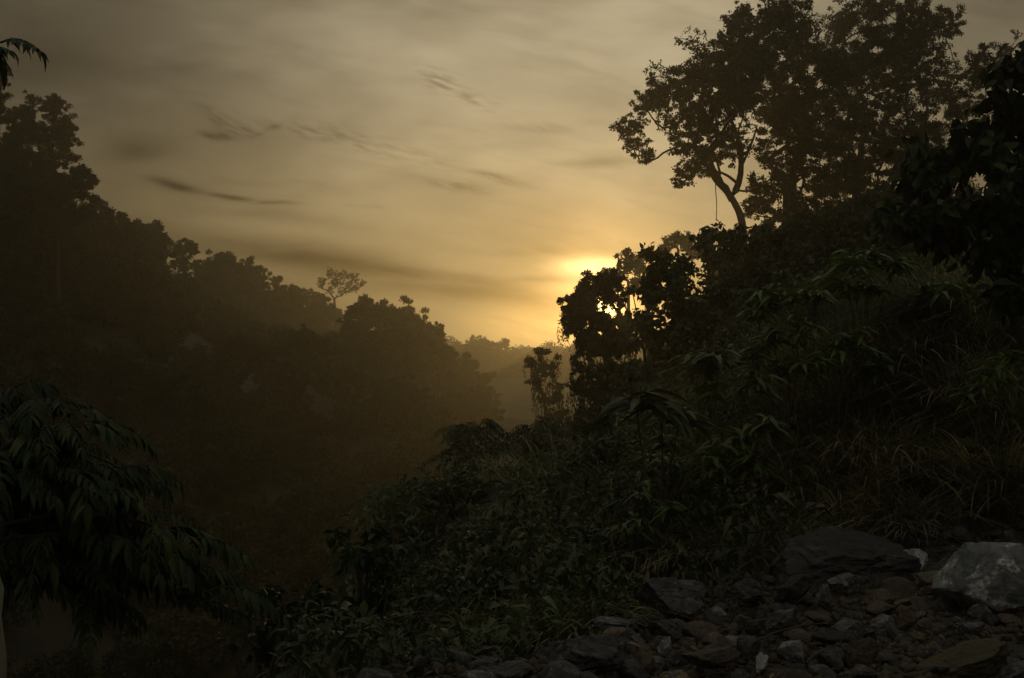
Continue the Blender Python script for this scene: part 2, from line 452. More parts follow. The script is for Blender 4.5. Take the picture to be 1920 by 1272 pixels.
# ------------------------------------------------------------------ haze
bpy.ops.mesh.primitive_cube_add(size=1, location=(0, 0, 0))
hz = bpy.context.object; hz.name = 'haze'; put(hz, kind='stuff')
hz['label'] = 'thin golden morning haze filling the valley'; hz['category'] = 'haze'
hz.scale = (324, 504, 64); hz.location = (0.5, 190, 1)
HM = bpy.data.materials.new('haze'); HM.use_nodes = True; HM.node_tree.nodes.clear()
t = NT(HM.node_tree); pv = t.node('ShaderNodeVolumePrincipled')
pv.inputs['Color'].default_value = (.92, .84, .66, 1); pv.inputs['Density'].default_value = 0.0022
pv.inputs['Anisotropy'].default_value = 0.84
o_ = t.node('ShaderNodeOutputMaterial'); t.l.new(pv.outputs[0], o_.inputs['Volume'])
hz.data.materials.append(HM)

# ------------------------------------------------------------------ trees


def limb_paths(fork, r0, targets, tdir=None):
    """each clump hangs on the nearest node nearer the trunk, so limbs branch as they go out"""
    nodes = [fork]; par = [-1]; dist = [0.0]
    order = sorted(range(len(targets)), key=lambda i: np.linalg.norm(targets[i][0] - fork))
    for i in order:
        c_, R = targets[i]
        q = c_ - [0, 0, R * .35]
        cost = [np.linalg.norm(q - n_) ** 1.5 * (3.0 if k == 0 and q[2] - n_[2] < .6 * np.hypot(*(q - n_)[:2]) else 1.0) + .35 * dist[k] + (1.2 if n_[2] > q[2] + .3 else 0) for k, n_ in enumerate(nodes)]
        k = int(np.argmin(cost))
        nodes.append(q); par.append(k); dist.append(dist[k] + np.linalg.norm(q - nodes[k]))
    load = [1.0] * len(nodes)
    for i in range(len(nodes) - 1, 0, -1): load[par[i]] += load[i]
    out = []; tan = {0: np.array([0, 0, 1.]) if tdir is None else tdir}
    rad = lambda i: r0 * max(.10, (load[i] / load[0]) ** .5)
    for i in range(1, len(nodes)):
        a, b_ = nodes[par[i]], nodes[i]; L = np.linalg.norm(b_ - a); d0 = tan[par[i]]
        t_ = np.linspace(0, 1, 9)[:, None]
        c1 = a + d0 * L * .38; c2 = b_ - (b_ - a) * .25 - np.array([0, 0, .12 * L])
        pth = (1 - t_) ** 3 * a + 3 * (1 - t_) ** 2 * t_ * c1 + 3 * (1 - t_) * t_ ** 2 * c2 + t_ ** 3 * b_
        pth[2:-2] += rng.normal(0, .012 * L, (5, 3))
        e = pth[-1] - pth[-3]; tan[i] = e / (np.linalg.norm(e) + 1e-9)
        ra = min(rad(par[i]), rad(i) * 1.25)
        out.append((pth, np.linspace(ra, rad(i) * .85, 9)))
    return out


def build_tree(name, label, cat, Y, base_px, clumps, trunk=None, leaf=.16, dens=1.0, r0=.25, mat=None, bark=None, group=None,
               droop=.2, gap=.9, gap_scale=None, depth=.8, templ=T_FAR, vines=0, vine_len=2.0, fork_f=.35, tuft_f=.26, spread=1.0):
    """clumps: (px, py, r_px[, density]) ; trunk: photograph points from root to fork"""
    mat = mat or M_TREE; bark = bark or M_BARK
    C = []
    xs = np.array([at(q[0], q[1], Y) for q in clumps])
    mid = xs.mean(0); width = max(2.0, np.ptp(xs[:, 0]))
    for q, w in zip(clumps, xs):
        R = q[2] / F * Y * 1.12
        e = (w[0] - mid[0]) / (width * .6)
        dyy = rng.uniform(-1, 1) * depth * width * .35 * math.sqrt(max(.15, 1 - e * e))
        w2 = at(q[0], q[1], Y + dyy)
        C.append((w2, R * (Y + dyy) / Y, q[3] if len(q) > 3 else 1.0))
    if trunk:
        tp = np.array([at(a, b_, Y) for a, b_ in trunk])
    else:
        low = min(C, key=lambda k: k[0][2])[0]
        bx = at(base_px, 600, Y)[0]
        tp = np.array([[bx, Y, 0], [bx + rng.uniform(-.2, .2), Y, 0], mid * [1, 1, 1]])
        tp[0, 2] = H(bx, Y); tp[2] = [bx * .4 + mid[0] * .6, Y, low[2]]
        tp[1] = (tp[0] + tp[2]) / 2 + rng.normal(0, .1, 3)
    gz = H(tp[0, 0], tp[0, 1])
    if tp[0, 2] > gz - .1:
        tp = np.vstack([[tp[0, 0] + (tp[0, 0] - tp[1, 0]) * .2, tp[0, 1], gz - .15], tp])
    base = np.array([tp[0, 0], tp[0, 1], gz])
    root = empty(name, base, label, cat, group)
    # trunk resampled
    d = np.r_[0, np.cumsum(np.linalg.norm(np.diff(tp, axis=0), axis=1))]
    tt = np.linspace(0, d[-1], 14); pts = np.stack([np.interp(tt, d, tp[:, i]) for i in range(3)], 1)
    rr = np.linspace(r0 * 1.25, r0 * .75, 14); rr[0] *= 1.5
    paths = [(pts, rr)]
    fork = pts[-1]
    tdir = pts[-1] - pts[-3]; tdir /= np.linalg.norm(tdir)
    paths += limb_paths(fork, r0 * .7, [(cc, R) for cc, R, _ in C], tdir)
    parts = []
    for cc, R, dn in C:
        lv, tcs = clump_leaves(cc, R, leaf, dens * dn, flat=.85, gap=gap, gap_scale=gap_scale, droop=droop, templ=templ, tuft_f=tuft_f)
        parts.append(lv)
        pick = tcs[rng.permutation(len(tcs))[:6]]
        for q in pick:
            paths.append((bez(cc, q, rng.normal(0, .05 * R, 3), 4), np.linspace(r0 * .13, r0 * .04, 4)))
    if vines:
        vp = []
        for _ in range(vines):
            cc, R, _d = C[rng.integers(len(C))]
            a = cc + unit(1)[0] * R * np.array([.9, .9, .2]) - np.array([0, 0, R * .5])
            L = vine_len * rng.uniform(.4, 1.1)
            k = 7
            line = a + np.linspace(0, 1, k)[:, None] * np.array([0, 0, -L]) + np.cumsum(rng.normal(0, .03, (k, 3)), 0)
            paths.append((line, np.full(k, .012)))
            m = int(L / .035); tpos = rng.uniform(0, 1, m)
            pp = a + np.c_[rng.normal(0, .05, m), rng.normal(0, .05, m), -L * tpos]
            ax = rng.normal(0, .4, (m, 3)); ax[:, 2] = -1
            vp.append(leaf_arrays(pp, ax, unit(m), leaf * rng.uniform(.5, 1, m), templ))
        parts += vp
    v_, q_ = tube_arrays(paths, 7)
    mesh_np('trunk', v_, q_, bark, root, base)
    v_, q_ = merge(parts)
    mesh_np('crown', v_, q_, mat, root, base)
    return root


# --- the three tall trees on the right-hand hill
build_tree('broadleaf_tree', 'tall leaning tree with a forked bare trunk and crown reaching out over the sky', 'tree', 52, 1392,
           [(1180, 240, 30), (1198, 272, 26, .8), (1215, 195, 36), (1216, 296, 15, .8), (1255, 168, 44), (1252, 228, 28, .45), (1300, 150, 46),
            (1296, 78, 26, .28), (1322, 92, 26, .35), (1228, 128, 20, .22), (1345, 122, 50), (1305, 205, 42), (1292, 258, 38), (1302, 305, 36, .9),
            (1280, 335, 22, .8), (1345, 240, 45), (1372, 276, 32), (1330, 288, 28), (1388, 180, 48), (1340, 175, 46), (1402, 235, 20, .3),
            (1425, 282, 24, .45), (1390, 140, 50), (1450, 330, 14, .5), (1420, 345, 22, .8)],
           trunk=[(1392, 422), (1386, 398), (1372, 372)], leaf=.12, r0=.20, gap=1.1, gap_scale=1.0, dens=.8, tuft_f=.2)
# its visible forked limbs
T1 = bpy.data.objects['broadleaf_tree']


def add_limbs(root, Y, lines, name='limb', bark=None):
    b = np.array(root.location)
    P = []
    for pts, r1, r2 in lines:
        w = np.array([at(a, c_, Y) for a, c_ in pts])
        d = np.r_[0, np.cumsum(np.linalg.norm(np.diff(w, axis=0), axis=1))]
        k = 12; tt = np.linspace(0, d[-1], k); q = np.stack([np.interp(tt, d, w[:, i]) for i in range(3)], 1)
        q[1:-1] = (q[:-2] + q[1:-1] * 2 + q[2:]) / 4
        P.append((q, np.linspace(r1, r2, k)))
    v_, q_ = tube_arrays(P, 8)
    return mesh_np(name, v_, q_, bark or M_BARK, root, b)


add_limbs(T1, 52, [([(1373, 376), (1363, 358), (1345, 343), (1330, 320), (1318, 298)], .17, .08),
                   ([(1346, 345), (1350, 325), (1345, 305)], .08, .05)])
add_limbs(T1, 52, [([(1371, 374), (1385, 348), (1391, 318), (1388, 285), (1380, 245), (1366, 215), (1355, 195)], .17, .05),
                   ([(1390, 310), (1400, 290), (1412, 262), (1420, 235)], .09, .03), ([(1384, 345), (1365, 330), (1348, 322)], .08, .05),
                   ([(1382, 250), (1392, 225), (1395, 200)], .05, .02), ([(1388, 285), (1372, 262), (1362, 250)], .05, .02)])
vl = add_limbs(T1, 52, [([(1341, 330), (1342, 360), (1344, 385), (1343, 414)], .022, .018)], 'hanging_vine')

build_tree('broadleaf_tree', 'tallest dense tree with two straight trunks in the middle of the hilltop group', 'tree', 58, 1475,
           [(1388, 55, 40), (1388, 25, 26), (1400, 100, 52), (1440, 92, 58), (1470, 45, 48), (1474, 14, 42, .7), (1505, 112, 60), (1452, 168, 62),
            (1520, 180, 66), (1482, 242, 58), (1545, 250, 56), (1500, 310, 48), (1445, 300, 28, .6), (1552, 330, 42, .8), (1425, 372, 32),
            (1412, 392, 22), (1530, 395, 38, .8), (1560, 120, 46), (1455, 225, 40), (1495, 370, 20, .4), (1520, 40, 22, .25), (1455, 400, 26, .8), (1490, 395, 26, .7), (1460, 350, 26, .7), (1440, 25, 30, .7), (1515, 60, 26, .7)],
           trunk=[(1474, 425), (1474, 370), (1473, 335)], leaf=.125, r0=.22, gap=1.1, gap_scale=1.0, dens=.85, tuft_f=.2)
add_limbs(bpy.data.objects['broadleaf_tree.001'], 58, [([(1487, 425), (1488, 380), (1486, 330), (1495, 270)], .24, .15)], 'trunk')
build_tree('broadleaf_tree', 'wide ragged tree with sky showing through, at the right of the hilltop group', 'tree', 62, 1600,
           [(1590, 18, 36, .35), (1640, 14, 46), (1562, 46, 30, .3), (1700, 22, 46), (1770, 44, 36), (1625, 72, 56), (1690, 82, 56), (1755, 92, 36, .5),
            (1622, 150, 48, .8), (1600, 322, 44), (1700, 160, 50, .8), (1680, 245, 56), (1735, 235, 52), (1790, 130, 34, .25), (1846, 112, 32),
            (1876, 98, 16, .6), (1893, 88, 11, .5), (1820, 150, 34, .8), (1800, 215, 36, .5), (1640, 300, 52), (1700, 312, 48), (1762, 285, 42), (1642, 362, 34, .7),
            (1596, 385, 22, .35), (1585, 232, 38, .6), (1840, 200, 28, .25), (1722, 50, 40), (1660, 190, 34, .8), (1905, 65, 9, .4), (1575, 100, 30, .8), (1735, 130, 34, .7), (1625, 400, 26, .7), (1570, 400, 24, .7), (1680, 380, 34), (1730, 350, 40), (1860, 150, 26, .6)],
           trunk=[(1598, 430), (1603, 370), (1612, 300), (1622, 220)], leaf=.13, r0=.19, gap=.85, gap_scale=1.1, dens=.75, tuft_f=.2)
build_tree('broadleaf_tree', 'slim tree filling the gap low behind the right of the hilltop group', 'tree', 70, 1700,
           [(1700, 300, 50), (1740, 350, 50), (1575, 270, 44), (1620, 230, 42), (1550, 350, 44), (1780, 340, 50), (1500, 210, 44), (1640, 130, 46), (1700, 120, 40), (1590, 130, 36), (1590, 190, 36, .8), (1640, 380, 40, .8), (1690, 390, 36), (1600, 340, 34, .8), (1760, 180, 36, .8), (1810, 190, 36, .8), (1580, 60, 34, .8)],
           leaf=.15, r0=.08, gap=1.0, gap_scale=1.1, dens=.8, tuft_f=.22)

# --- vine-hung trees in front of the sun
build_tree('vine_hung_tree', 'dark round-crowned tree draped with hanging vines directly in front of the sun', 'tree', 46, 1160,
           [(1120, 535, 34), (1085, 575, 30), (1150, 560, 26, .8), (1075, 610, 22), (1100, 640, 30), (1140, 620, 34), (1165, 610, 26), (1130, 655, 20, .8),
            (1150, 525, 24), (1172, 640, 24), (1070, 570, 18), (1105, 590, 30), (1065, 600, 18), (1100, 560, 30), (1120, 640, 30), (1155, 655, 26)],
           leaf=.12, r0=.16, gap=1.35, gap_scale=.7, vines=110, vine_len=.95, droop=.9, dens=1.5, depth=.5)
build_tree('vine_hung_tree', 'small narrow tree with long trailing vines left of the sun', 'tree', 52, 1020,
           [(1018, 655, 15), (1005, 680, 18), (1032, 690, 17), (1010, 712, 20), (1038, 742, 18, .7), (994, 676, 11), (1042, 670, 9, .6), (1020, 745, 14, .5), (1048, 780, 22), (1018, 798, 22), (1050, 720, 9, .5)],
           leaf=.12, r0=.10, gap=1.1, gap_scale=.9, vines=55, vine_len=1.3, droop=.8, dens=.9, mat=M_TREE, depth=.5)
build_tree('vine_hung_tree', 'shadowy vine-hung tree standing below the one that hides the sun', 'tree', 42, 1120,
           [(1095, 690, 26), (1130, 700, 32), (1080, 725, 22, .7), (1115, 740, 30), (1155, 730, 34), (1165, 690, 24), (1100, 775, 24), (1140, 770, 34), (1170, 770, 26),
            (1085, 800, 22), (1120, 810, 30)],
           leaf=.12, r0=.13, gap=1.1, gap_scale=1.0, vines=90, vine_len=1.2, droop=.9)
build_tree('hazy_tree', 'pale hazy round-topped tree rising just above the sunlit one', 'tree', 85, 1180,
           [(1178, 492, 26), (1160, 512, 18), (1200, 500, 22), (1140, 515, 15), (1205, 530, 24)], leaf=.22, r0=.15, gap=1.3, mat=M_FAR)
build_tree('hazy_tree', 'small pale hazy crown peeping over the dark slope below the leaning tree', 'tree', 90, 1270,
           [(1262, 450, 18), (1285, 452, 20), (1300, 470, 22), (1245, 468, 14)], leaf=.22, r0=.15, gap=1.4, mat=M_FAR)

# --- trees on the left ridge and in the valley (each its own outline)
LT = [
    ('ridge_tree', 'highest ragged tree on the left ridge, its thin twigs against the sky', 88, 90, .16,
     [(100, 205, 22), (62, 196, 16, .3), (70, 250, 34), (112, 240, 28), (112, 285, 30, .8), (45, 300, 38), (22, 225, 36), (15, 285, 40), (80, 320, 36), (52, 178, 9, .4), (100, 188, 12), (125, 262, 16, .8)]),
    ('slender_tree', 'slender sparse tree with wispy sprays at the very left edge of the ridge', 72, -4, .14,
     [(12, 134, 10, .5), (2, 155, 14, .6), (-14, 140, 20), (-20, 190, 26)]),
    ('ridge_tree', 'broad dark tree below the highest one, stepping out to the right', 80, 110, .18,
     [(140, 345, 34), (100, 365, 46), (60, 370, 55), (150, 322, 16), (166, 345, 11), (120, 400, 50), (30, 380, 50)]),
    ('ridge_tree', 'low dark tree with an uneven top beside the broad one on the ridge', 100, 190, .2,
     [(180, 390, 18), (195, 405, 18), (222, 425, 26), (170, 430, 40), (240, 436, 20), (205, 450, 40)]),
    ('ridge_tree', 'smooth dome-shaped tree on the left ridge above the shadowed slope', 118, 275, .22,
     [(272, 445, 32), (292, 450, 22), (255, 440, 20), (280, 475, 44), (240, 470, 40)]),
    ('umbrella_tree', 'little umbrella-shaped tree standing between two domes on the ridge', 130, 345, .2,
     [(348, 462, 16), (334, 468, 11), (362, 468, 11), (350, 500, 18, .5), (335, 490, 16, .7)]),
    ('ridge_tree', 'round dome tree just right of the little umbrella-shaped tree', 145, 412, .24,
     [(410, 492, 26), (428, 502, 22), (395, 500, 20), (415, 525, 38)]),
    ('ridge_tree', 'spreading tree with a notched right side, halfway down the ridge', 155, 465, .24,
     [(462, 505, 20), (480, 515, 18), (492, 530, 12, .8), (460, 535, 32), (445, 515, 22)]),
    ('ridge_tree', 'small ball-shaped tree poking up between wider ridge trees', 165, 519, .22,
     [(519, 528, 12), (519, 545, 14), (510, 560, 20)]),
    ('ridge_tree', 'wide low tree to the right of the ball-shaped ridge tree', 172, 548, .24,
     [(540, 548, 18), (556, 556, 18), (535, 570, 24), (560, 580, 22)]),
    ('ridge_tree', 'last dark rounded tree where the left ridge runs down behind the lone tree', 185, 588, .24,
     [(578, 552, 12), (592, 565, 18), (605, 580, 22), (590, 590, 26), (625, 590, 18)]),
    ('valley_tree', 'big domed tree crowning the middle hill below the cloud band', 116, 740, .24,
     [(682, 568, 14), (668, 592, 24), (700, 590, 28), (735, 592, 32), (770, 598, 30), (800, 618, 24), (715, 630, 42), (760, 640, 46), (800, 660, 38), (650, 612, 18), (690, 575, 14)]),
    ('valley_tree', 'small ragged tree on the right shoulder of the big dome', 112, 822, .2,
     [(820, 620, 14), (830, 632, 9), (815, 640, 14, .7), (826, 655, 12, .6), (840, 665, 20)]),
    ('valley_tree', 'shaded tree on the hazy slope under the right shoulder of the dome', 122, 880, .24,
     [(868, 690, 28), (890, 720, 28), (850, 710, 34), (905, 750, 26), (870, 760, 36), (920, 775, 22)]),
    ('hazy_tree', 'far pale flat-topped tree in the golden haze, the widest of the far row', 235, 898, .30,
     [(888, 645, 14), (905, 643, 14), (920, 652, 12), (898, 660, 22), (875, 655, 12), (890, 680, 26)]),
    ('hazy_tree', 'far pale tree with a small pointed top right of the flat-topped one', 245, 950, .30,
     [(948, 645, 9), (944, 660, 18), (960, 668, 16), (935, 672, 18), (955, 690, 24)]),
    ('hazy_tree', 'faintest far tree in the glow next to the vine-draped trees', 260, 985, .32,
     [(985, 668, 12), (998, 672, 12), (990, 690, 22), (970, 688, 16)]),
    ('umbrella_tree', 'broad flat-crowned tree standing forward of the middle hill', 86, 455, .2,
     [(452, 650, 22), (425, 658, 22), (480, 658, 20), (400, 680, 24), (440, 682, 30), (475, 690, 20, .5), (378, 712, 16), (500, 665, 16)]),
    ('umbrella_tree', 'flat-crowned tree tucked between the broad one and the dome', 92, 560, .2,
     [(545, 634, 18), (570, 632, 18), (590, 640, 16), (525, 648, 18), (560, 655, 26), (605, 655, 20), (580, 680, 20, .4)]),
    ('umbrella_tree', 'low spreading tree on the left flank of the middle hill', 78, 380, .19,
     [(372, 722, 16), (392, 720, 18), (365, 745, 14, .8), (410, 745, 24), (385, 765, 18, .6)]),
    ('umbrella_tree', 'tree with pale light between its limbs, in the middle of the valley wood', 83, 520, .19,
     [(500, 712, 20, .7), (530, 700, 24), (560, 712, 22), (545, 740, 16, .35), (505, 745, 18, .35), (575, 748, 14, .3)]),
    ('umbrella_tree', 'spreading valley tree under the left edge of the big dome', 85, 640, .19,
     [(620, 700, 24), (650, 705, 26), (680, 715, 22), (640, 740, 20, .35), (670, 755, 18, .35), (605, 725, 16, .5)]),
    ('umbrella_tree', 'dim tree under the middle of the big dome with thin open limbs', 82, 740, .19,
     [(720, 735, 22), (750, 730, 24), (780, 745, 24), (700, 765, 18, .5), (740, 775, 22, .6)]),
]
for nm, lb, Yd, bpx, lf, cl in LT:
    cl = [(q[0], q[1], q[2] * 1.14) + tuple(q[3:]) for q in cl]
    build_tree(nm, lb, 'tree', Yd, bpx, cl, leaf=lf * .95, r0=.16 if Yd < 120 else .2, gap=1.7, gap_scale=2.2, mat=M_FAR, dens=1.25, tuft_f=.22)
build_tree('lone_tree', 'lone tall tree with an airy split crown standing clear of the ridge', 'tree', 185, 628,
           [(606, 526, 9, .7), (622, 514, 12, .8), (642, 516, 10, .9), (660, 522, 13, .8), (678, 530, 8, .8), (600, 536, 7, .7), (655, 538, 14, .6), (640, 548, 12, .4), (630, 532, 14, .7), (668, 540, 9, .5), (618, 545, 8, .4)],
           trunk=[(629, 612), (628, 590), (627, 565)], leaf=.22, r0=.26, gap=.9, gap_scale=1.0, mat=M_FAR, dens=.55, tuft_f=.22)

# ------------------------------------------------------------------ forest mass on the slopes (a far-off wood)


def forest(name, label, poly, step, Rr, leaf, hgt, mat, dens=.8, gapv=1.3):
    P = np.array(poly, float); x0, y0 = P.min(0); x1, y1 = P.max(0)
    parts = []; stems = []
    x = x0
    pts = []
    while x < x1:
        y = y0
        while y < y1:
            pts.append((x + rng.uniform(-.45, .45) * step, y + rng.uniform(-.45, .45) * step)); y += step
        x += step
    for a, b_ in pts:
        ins = False; j = len(P) - 1
        for i in range(len(P)):
            if (P[i, 1] > b_) != (P[j, 1] > b_) and a < (P[j, 0] - P[i, 0]) * (b_ - P[i, 1]) / (P[j, 1] - P[i, 1]) + P[i, 0]: ins = not ins
            j = i
        if not ins: continue
        R = rng.uniform(*Rr); z = H(a, b_); h = hgt * rng.uniform(.5, 1.1)
        c_ = np.array([a, b_, z + h])
        lv, _ = clump_leaves(c_, R, leaf, dens, flat=.75, gap=gapv, tuft_f=.3)
        parts.append(lv)
        stems.append((np.array([[a, b_, z - .2], [a + .1, b_, z + h * .5], [a, b_, z + h]]), np.array([.16, .12, .08])))
        lv, _ = clump_leaves(c_ + [rng.uniform(-1, 1), rng.uniform(-1, 1), -h * .5], R * .9, leaf * 1.2, dens * .7, flat=.8, gap=gapv, tuft_f=.35)
        parts.append(lv)
    sv, sq = tube_arrays(stems, 5); parts.append((sv, sq))
    v_, q_ = merge(parts)
    o = mesh_np(name, v_, q_, mat)
    return put(o, label, 'forest', kind='stuff')


forest('forest', 'dark wooded slope filling the left side of the valley', [(-20, 60), (-20, 88), (-37, 92), (-58, 90), (-50, 58)], 3.2, (1.7, 2.6), .24, 2.6, M_FAR)
forest('forest', 'shadowed wood running back along the left ridge', [(-30, 84), (-40, 90), (-46, 130), (-44, 175), (-39, 225), (-28, 225), (-26, 170), (-30, 125)], 4.6, (2.4, 3.4), .30, 3.0, M_FAR, .75)
forest('forest', 'hazy wood on the middle hill and valley floor', [(-22, 108), (-2, 108), (-4, 134), (-22, 136)], 4.0, (2.2, 3.2), .26, 2.6, M_FAR, .8)
forest('forest', 'dark low wood on the valley floor', [(-62, 83), (-36, 83), (-34, 64), (-3, 64), (-3, 75), (-34, 78), (-38, 113), (-62, 113)], 3.5, (2.0, 3.0), .24, 1.9, M_FAR, .7)
forest('forest', 'dim wood in the dip between the left ridge and the middle hill', [(-46, 106), (-22, 106), (-20, 140), (-44, 140)], 3.8, (2.1, 3.0), .25, 2.2, M_FAR, .7)
forest('forest', 'golden faded wood at the far end of the valley', [(-24, 225), (-12, 240), (12, 240), (40, 240), (40, 290), (-30, 290)], 7, (3.5, 5.0), .45, 4.0, M_FAR, .7)
forest('forest', 'black wooded valley side below the left ridge', [(-44, 52), (-3, 52), (-4, 86), (-20, 86), (-20, 60), (-46, 60)], 2.9, (1.7, 2.6), .24, 1.5, M_FAR, .6)
forest('forest', 'wooded back slope behind the hilltop trees', [(9, 64), (28, 64), (34, 84), (12, 84)], 4.0, (1.2, 1.7), .24, .8, M_FAR, .7)

forest('scrub', 'rough dark scrub over the upper slope of the right-hand hill', [(3, 17), (9, 17), (22, 30), (26, 40), (9, 44), (7, 40), (3.5, 30)], 1.3, (.5, .95), .13, .5, M_TREE, .5)
forest('scrub', 'thin dark scrub along the hilltop around the tall trees', [(9, 44), (26, 40), (30, 62), (10, 62)], 1.6, (.5, .9), .14, .3, M_TREE, .5)

# ------------------------------------------------------------------ shrubs, nearer plants


def pinnate(starts, azim, length, leaflet, n=8, droop=1.0, rise=.35, templ=T_LANCE, stem_r=.004):
    """compound leaves: rachis arcs from each start with paired hanging leaflets -> leaves (v,q), rachis paths"""
    P = []; A = []; Up = []; Sz = []; stems = []
    for s, az, L, lf in zip(starts, azim, length, leaflet):
        t_ = np.linspace(0, 1, 7)[:, None]
        hd = np.array([math.cos(az), math.sin(az), 0])
        pth = s + hd * L * (t_ * .9) + np.array([0, 0, 1]) * L * (rise * t_ - (rise + .35 * droop) * t_ ** 2)
        stems.append((pth, np.linspace(stem_r, stem_r * .4, 7)))
        k = np.linspace(.18, 1, n)
        pos = np.stack([np.interp(k, t_[:, 0], pth[:, i]) for i in range(3)], 1)
        tan = np.gradient(pos, axis=0); tan /= np.linalg.norm(tan, axis=1)[:, None]
        sd = np.array([-hd[1], hd[0], 0])
        for sg in (-1, 1):
            ax = tan * .55 + sd * sg * .75 + rng.normal(0, .12, (n, 3)); ax[:, 2] -= .55 * droop
            P.append(pos); A.append(ax); Up.append(np.tile([0, 0, 1.], (n, 1)) + rng.normal(0, .25, (n, 3)))
            Sz.append(lf * (1 - .35 * np.abs(k - .55) * 2) * rng.uniform(.85, 1.15, n))
        P.append(pos[-1:]); A.append(tan[-1:] + [[0, 0, -.5]]); Up.append(np.array([[0, 0, 1.]])); Sz.append(np.array([lf]))
    return leaf_arrays(np.concatenate(P), np.concatenate(A), np.concatenate(Up), np.concatenate(Sz), templ), stems


def shrub(name, label, Y, clumps, mat, leaf=.09, dens=1.0, kind='oval', depth=.6, group=None, cat='shrub', base_px=None, n_comp=14, comp_len=.35, stem_r=.02, n=8):
    """leafy shrub: clumps (px, py, r_px); 'oval' simple leaves, 'comp' compound leaves, 'long' arching leaves"""
    C = []
    for q in clumps:
        dyy = rng.uniform(-1, 1) * depth
        w = at(q[0], q[1], Y + dyy); C.append((w, q[2] / F * Y, q[3] if len(q) > 3 else 1.0))
    mid = np.mean([c_[0] for c_ in C], 0)
    bx = at(base_px, 700, Y)[0] if base_px is not None else mid[0]
    base = np.array([bx, Y, H(bx, Y)])
    low = min(c_[0][2] for c_ in C)
    root = empty(name, base, label, cat, group)
    parts = []; stems = []
    for cc, R, dn in C:
        L = np.linalg.norm(cc - base)
        stems.append((bez(base - [0, 0, .1], cc, np.array([0, 0, .08 * L]) + rng.normal(0, .06 * L, 3), 8), np.linspace(stem_r, stem_r * .4, 8)))
        if kind == 'oval':
            lv, tcs = clump_leaves(cc, R, leaf, dens * dn * .55, flat=.9, gap=1.3, droop=.7, templ=T_OVAL, tuft_f=.3)
            parts.append(lv)
            for q in tcs[:10]:
                stems.append((bez(cc, q, rng.normal(0, .06 * R, 3), 4), np.linspace(stem_r * .35, stem_r * .12, 4)))
        else:
            m = max(4, int(n_comp * dn))
            tcs, td = tufts(cc, R * .75, m, .9)
            az = np.arctan2(td[:, 1], td[:, 0]) + rng.normal(0, .4, m)
            if kind == 'comp':
                lv, st = pinnate(tcs, az, comp_len * rng.uniform(.7, 1.2, m), np.full(m, leaf), n=n, droop=1.0, templ=T_LANCE, stem_r=stem_r * .25)
                parts.append(lv); stems += st
            else:
                k = 5
                pos = np.repeat(tcs, k, 0) + rng.normal(0, leaf * .12, (m * k, 3)); a2 = rng.uniform(0, 6.28, m * k)
                ax = np.stack([np.cos(a2), np.sin(a2), rng.uniform(.1, .7, m * k)], 1)
                parts.append(leaf_arrays(pos, ax, np.tile([0, 0, 1.], (m * k, 1)) + rng.normal(0, .15, (m * k, 3)), leaf * rng.uniform(.7, 1.25, m * k), T_LONG))
            for q in tcs[::2]:
                stems.append((bez(cc, q, rng.normal(0, .06 * R, 3), 4), np.linspace(stem_r * .35, stem_r * .15, 4)))
    v_, q_ = tube_arrays(stems, 6); mesh_np('stems', v_, q_, M_BARK, root, base)
    v_, q_ = merge(parts); mesh_np('foliage', v_, q_, mat, root, base)
    return root


# dark slope of the right-hand hill: bushes one behind another
HB = [
    ('dark bush on the crest below the leaning tree trunk', 34, .13, [(1330, 432, 20), (1310, 450, 26), (1350, 455, 34), (1390, 450, 36), (1345, 490, 50)]),
    ('dark bush whose ragged left side stands against the sun glow', 28, .14, [(1222, 478, 22), (1250, 490, 36), (1212, 530, 24), (1235, 560, 38), (1270, 520, 46), (1185, 545, 12, .6)]),
    ('wide dark bush on the upper slope under the two straight trunks', 33, .14, [(1440, 460, 44), (1480, 450, 42), (1500, 490, 50), (1420, 500, 50), (1540, 455, 40)]),
    ('dark bush in the shade beneath the wide ragged tree', 30, .14, [(1590, 465, 38), (1640, 460, 40), (1600, 495, 50), (1560, 485, 44), (1680, 455, 40)]),
    ('ragged bush at the foot of the two straight trunks', 50, .15, [(1445, 425, 22), (1480, 415, 20), (1515, 428, 24), (1420, 440, 22), (1460, 450, 30)]),
    ('bush with a spiky top under the wide ragged tree', 49, .15, [(1560, 425, 22), (1590, 435, 20), (1625, 428, 22), (1650, 425, 20), (1600, 455, 34), (1550, 450, 26)]),
    ('bush on the crest behind the black near tree', 47, .15, [(1690, 420, 24), (1720, 410, 24), (1760, 405, 28), (1680, 445, 34), (1740, 445, 36)]),
    ('dim bush in the middle of the dark slope', 26, .13, [(1300, 570, 56), (1350, 560, 56), (1380, 600, 56), (1320, 620, 50), (1270, 600, 46)]),
    ('bush with loose leaf sprays reaching left across the glow', 24, .14, [(1205, 600, 28), (1190, 585, 14, .6), (1215, 640, 36), (1250, 660, 46), (1195, 650, 14, .5), (1180, 682, 14, .6), (1290, 660, 44)]),
    ('dark bush filling the hollow beside the big drooping leaves', 20, .12, [(1225, 720, 40), (1190, 700, 18, .7), (1200, 745, 26, .8), (1270, 740, 46), (1180, 790, 26), (1230, 790, 40)]),
    ('low shaded bush behind the tall grass on the bank', 22, .12, [(1430, 560, 50), (1480, 540, 46), (1450, 620, 56), (1400, 640, 50), (1520, 520, 44)]),
]
for lb, Yd, lf, cl in HB:
    shrub('bush', lb, Yd, cl, M_BUSH, leaf=lf, dens=1.3, depth=1.4, stem_r=.03)

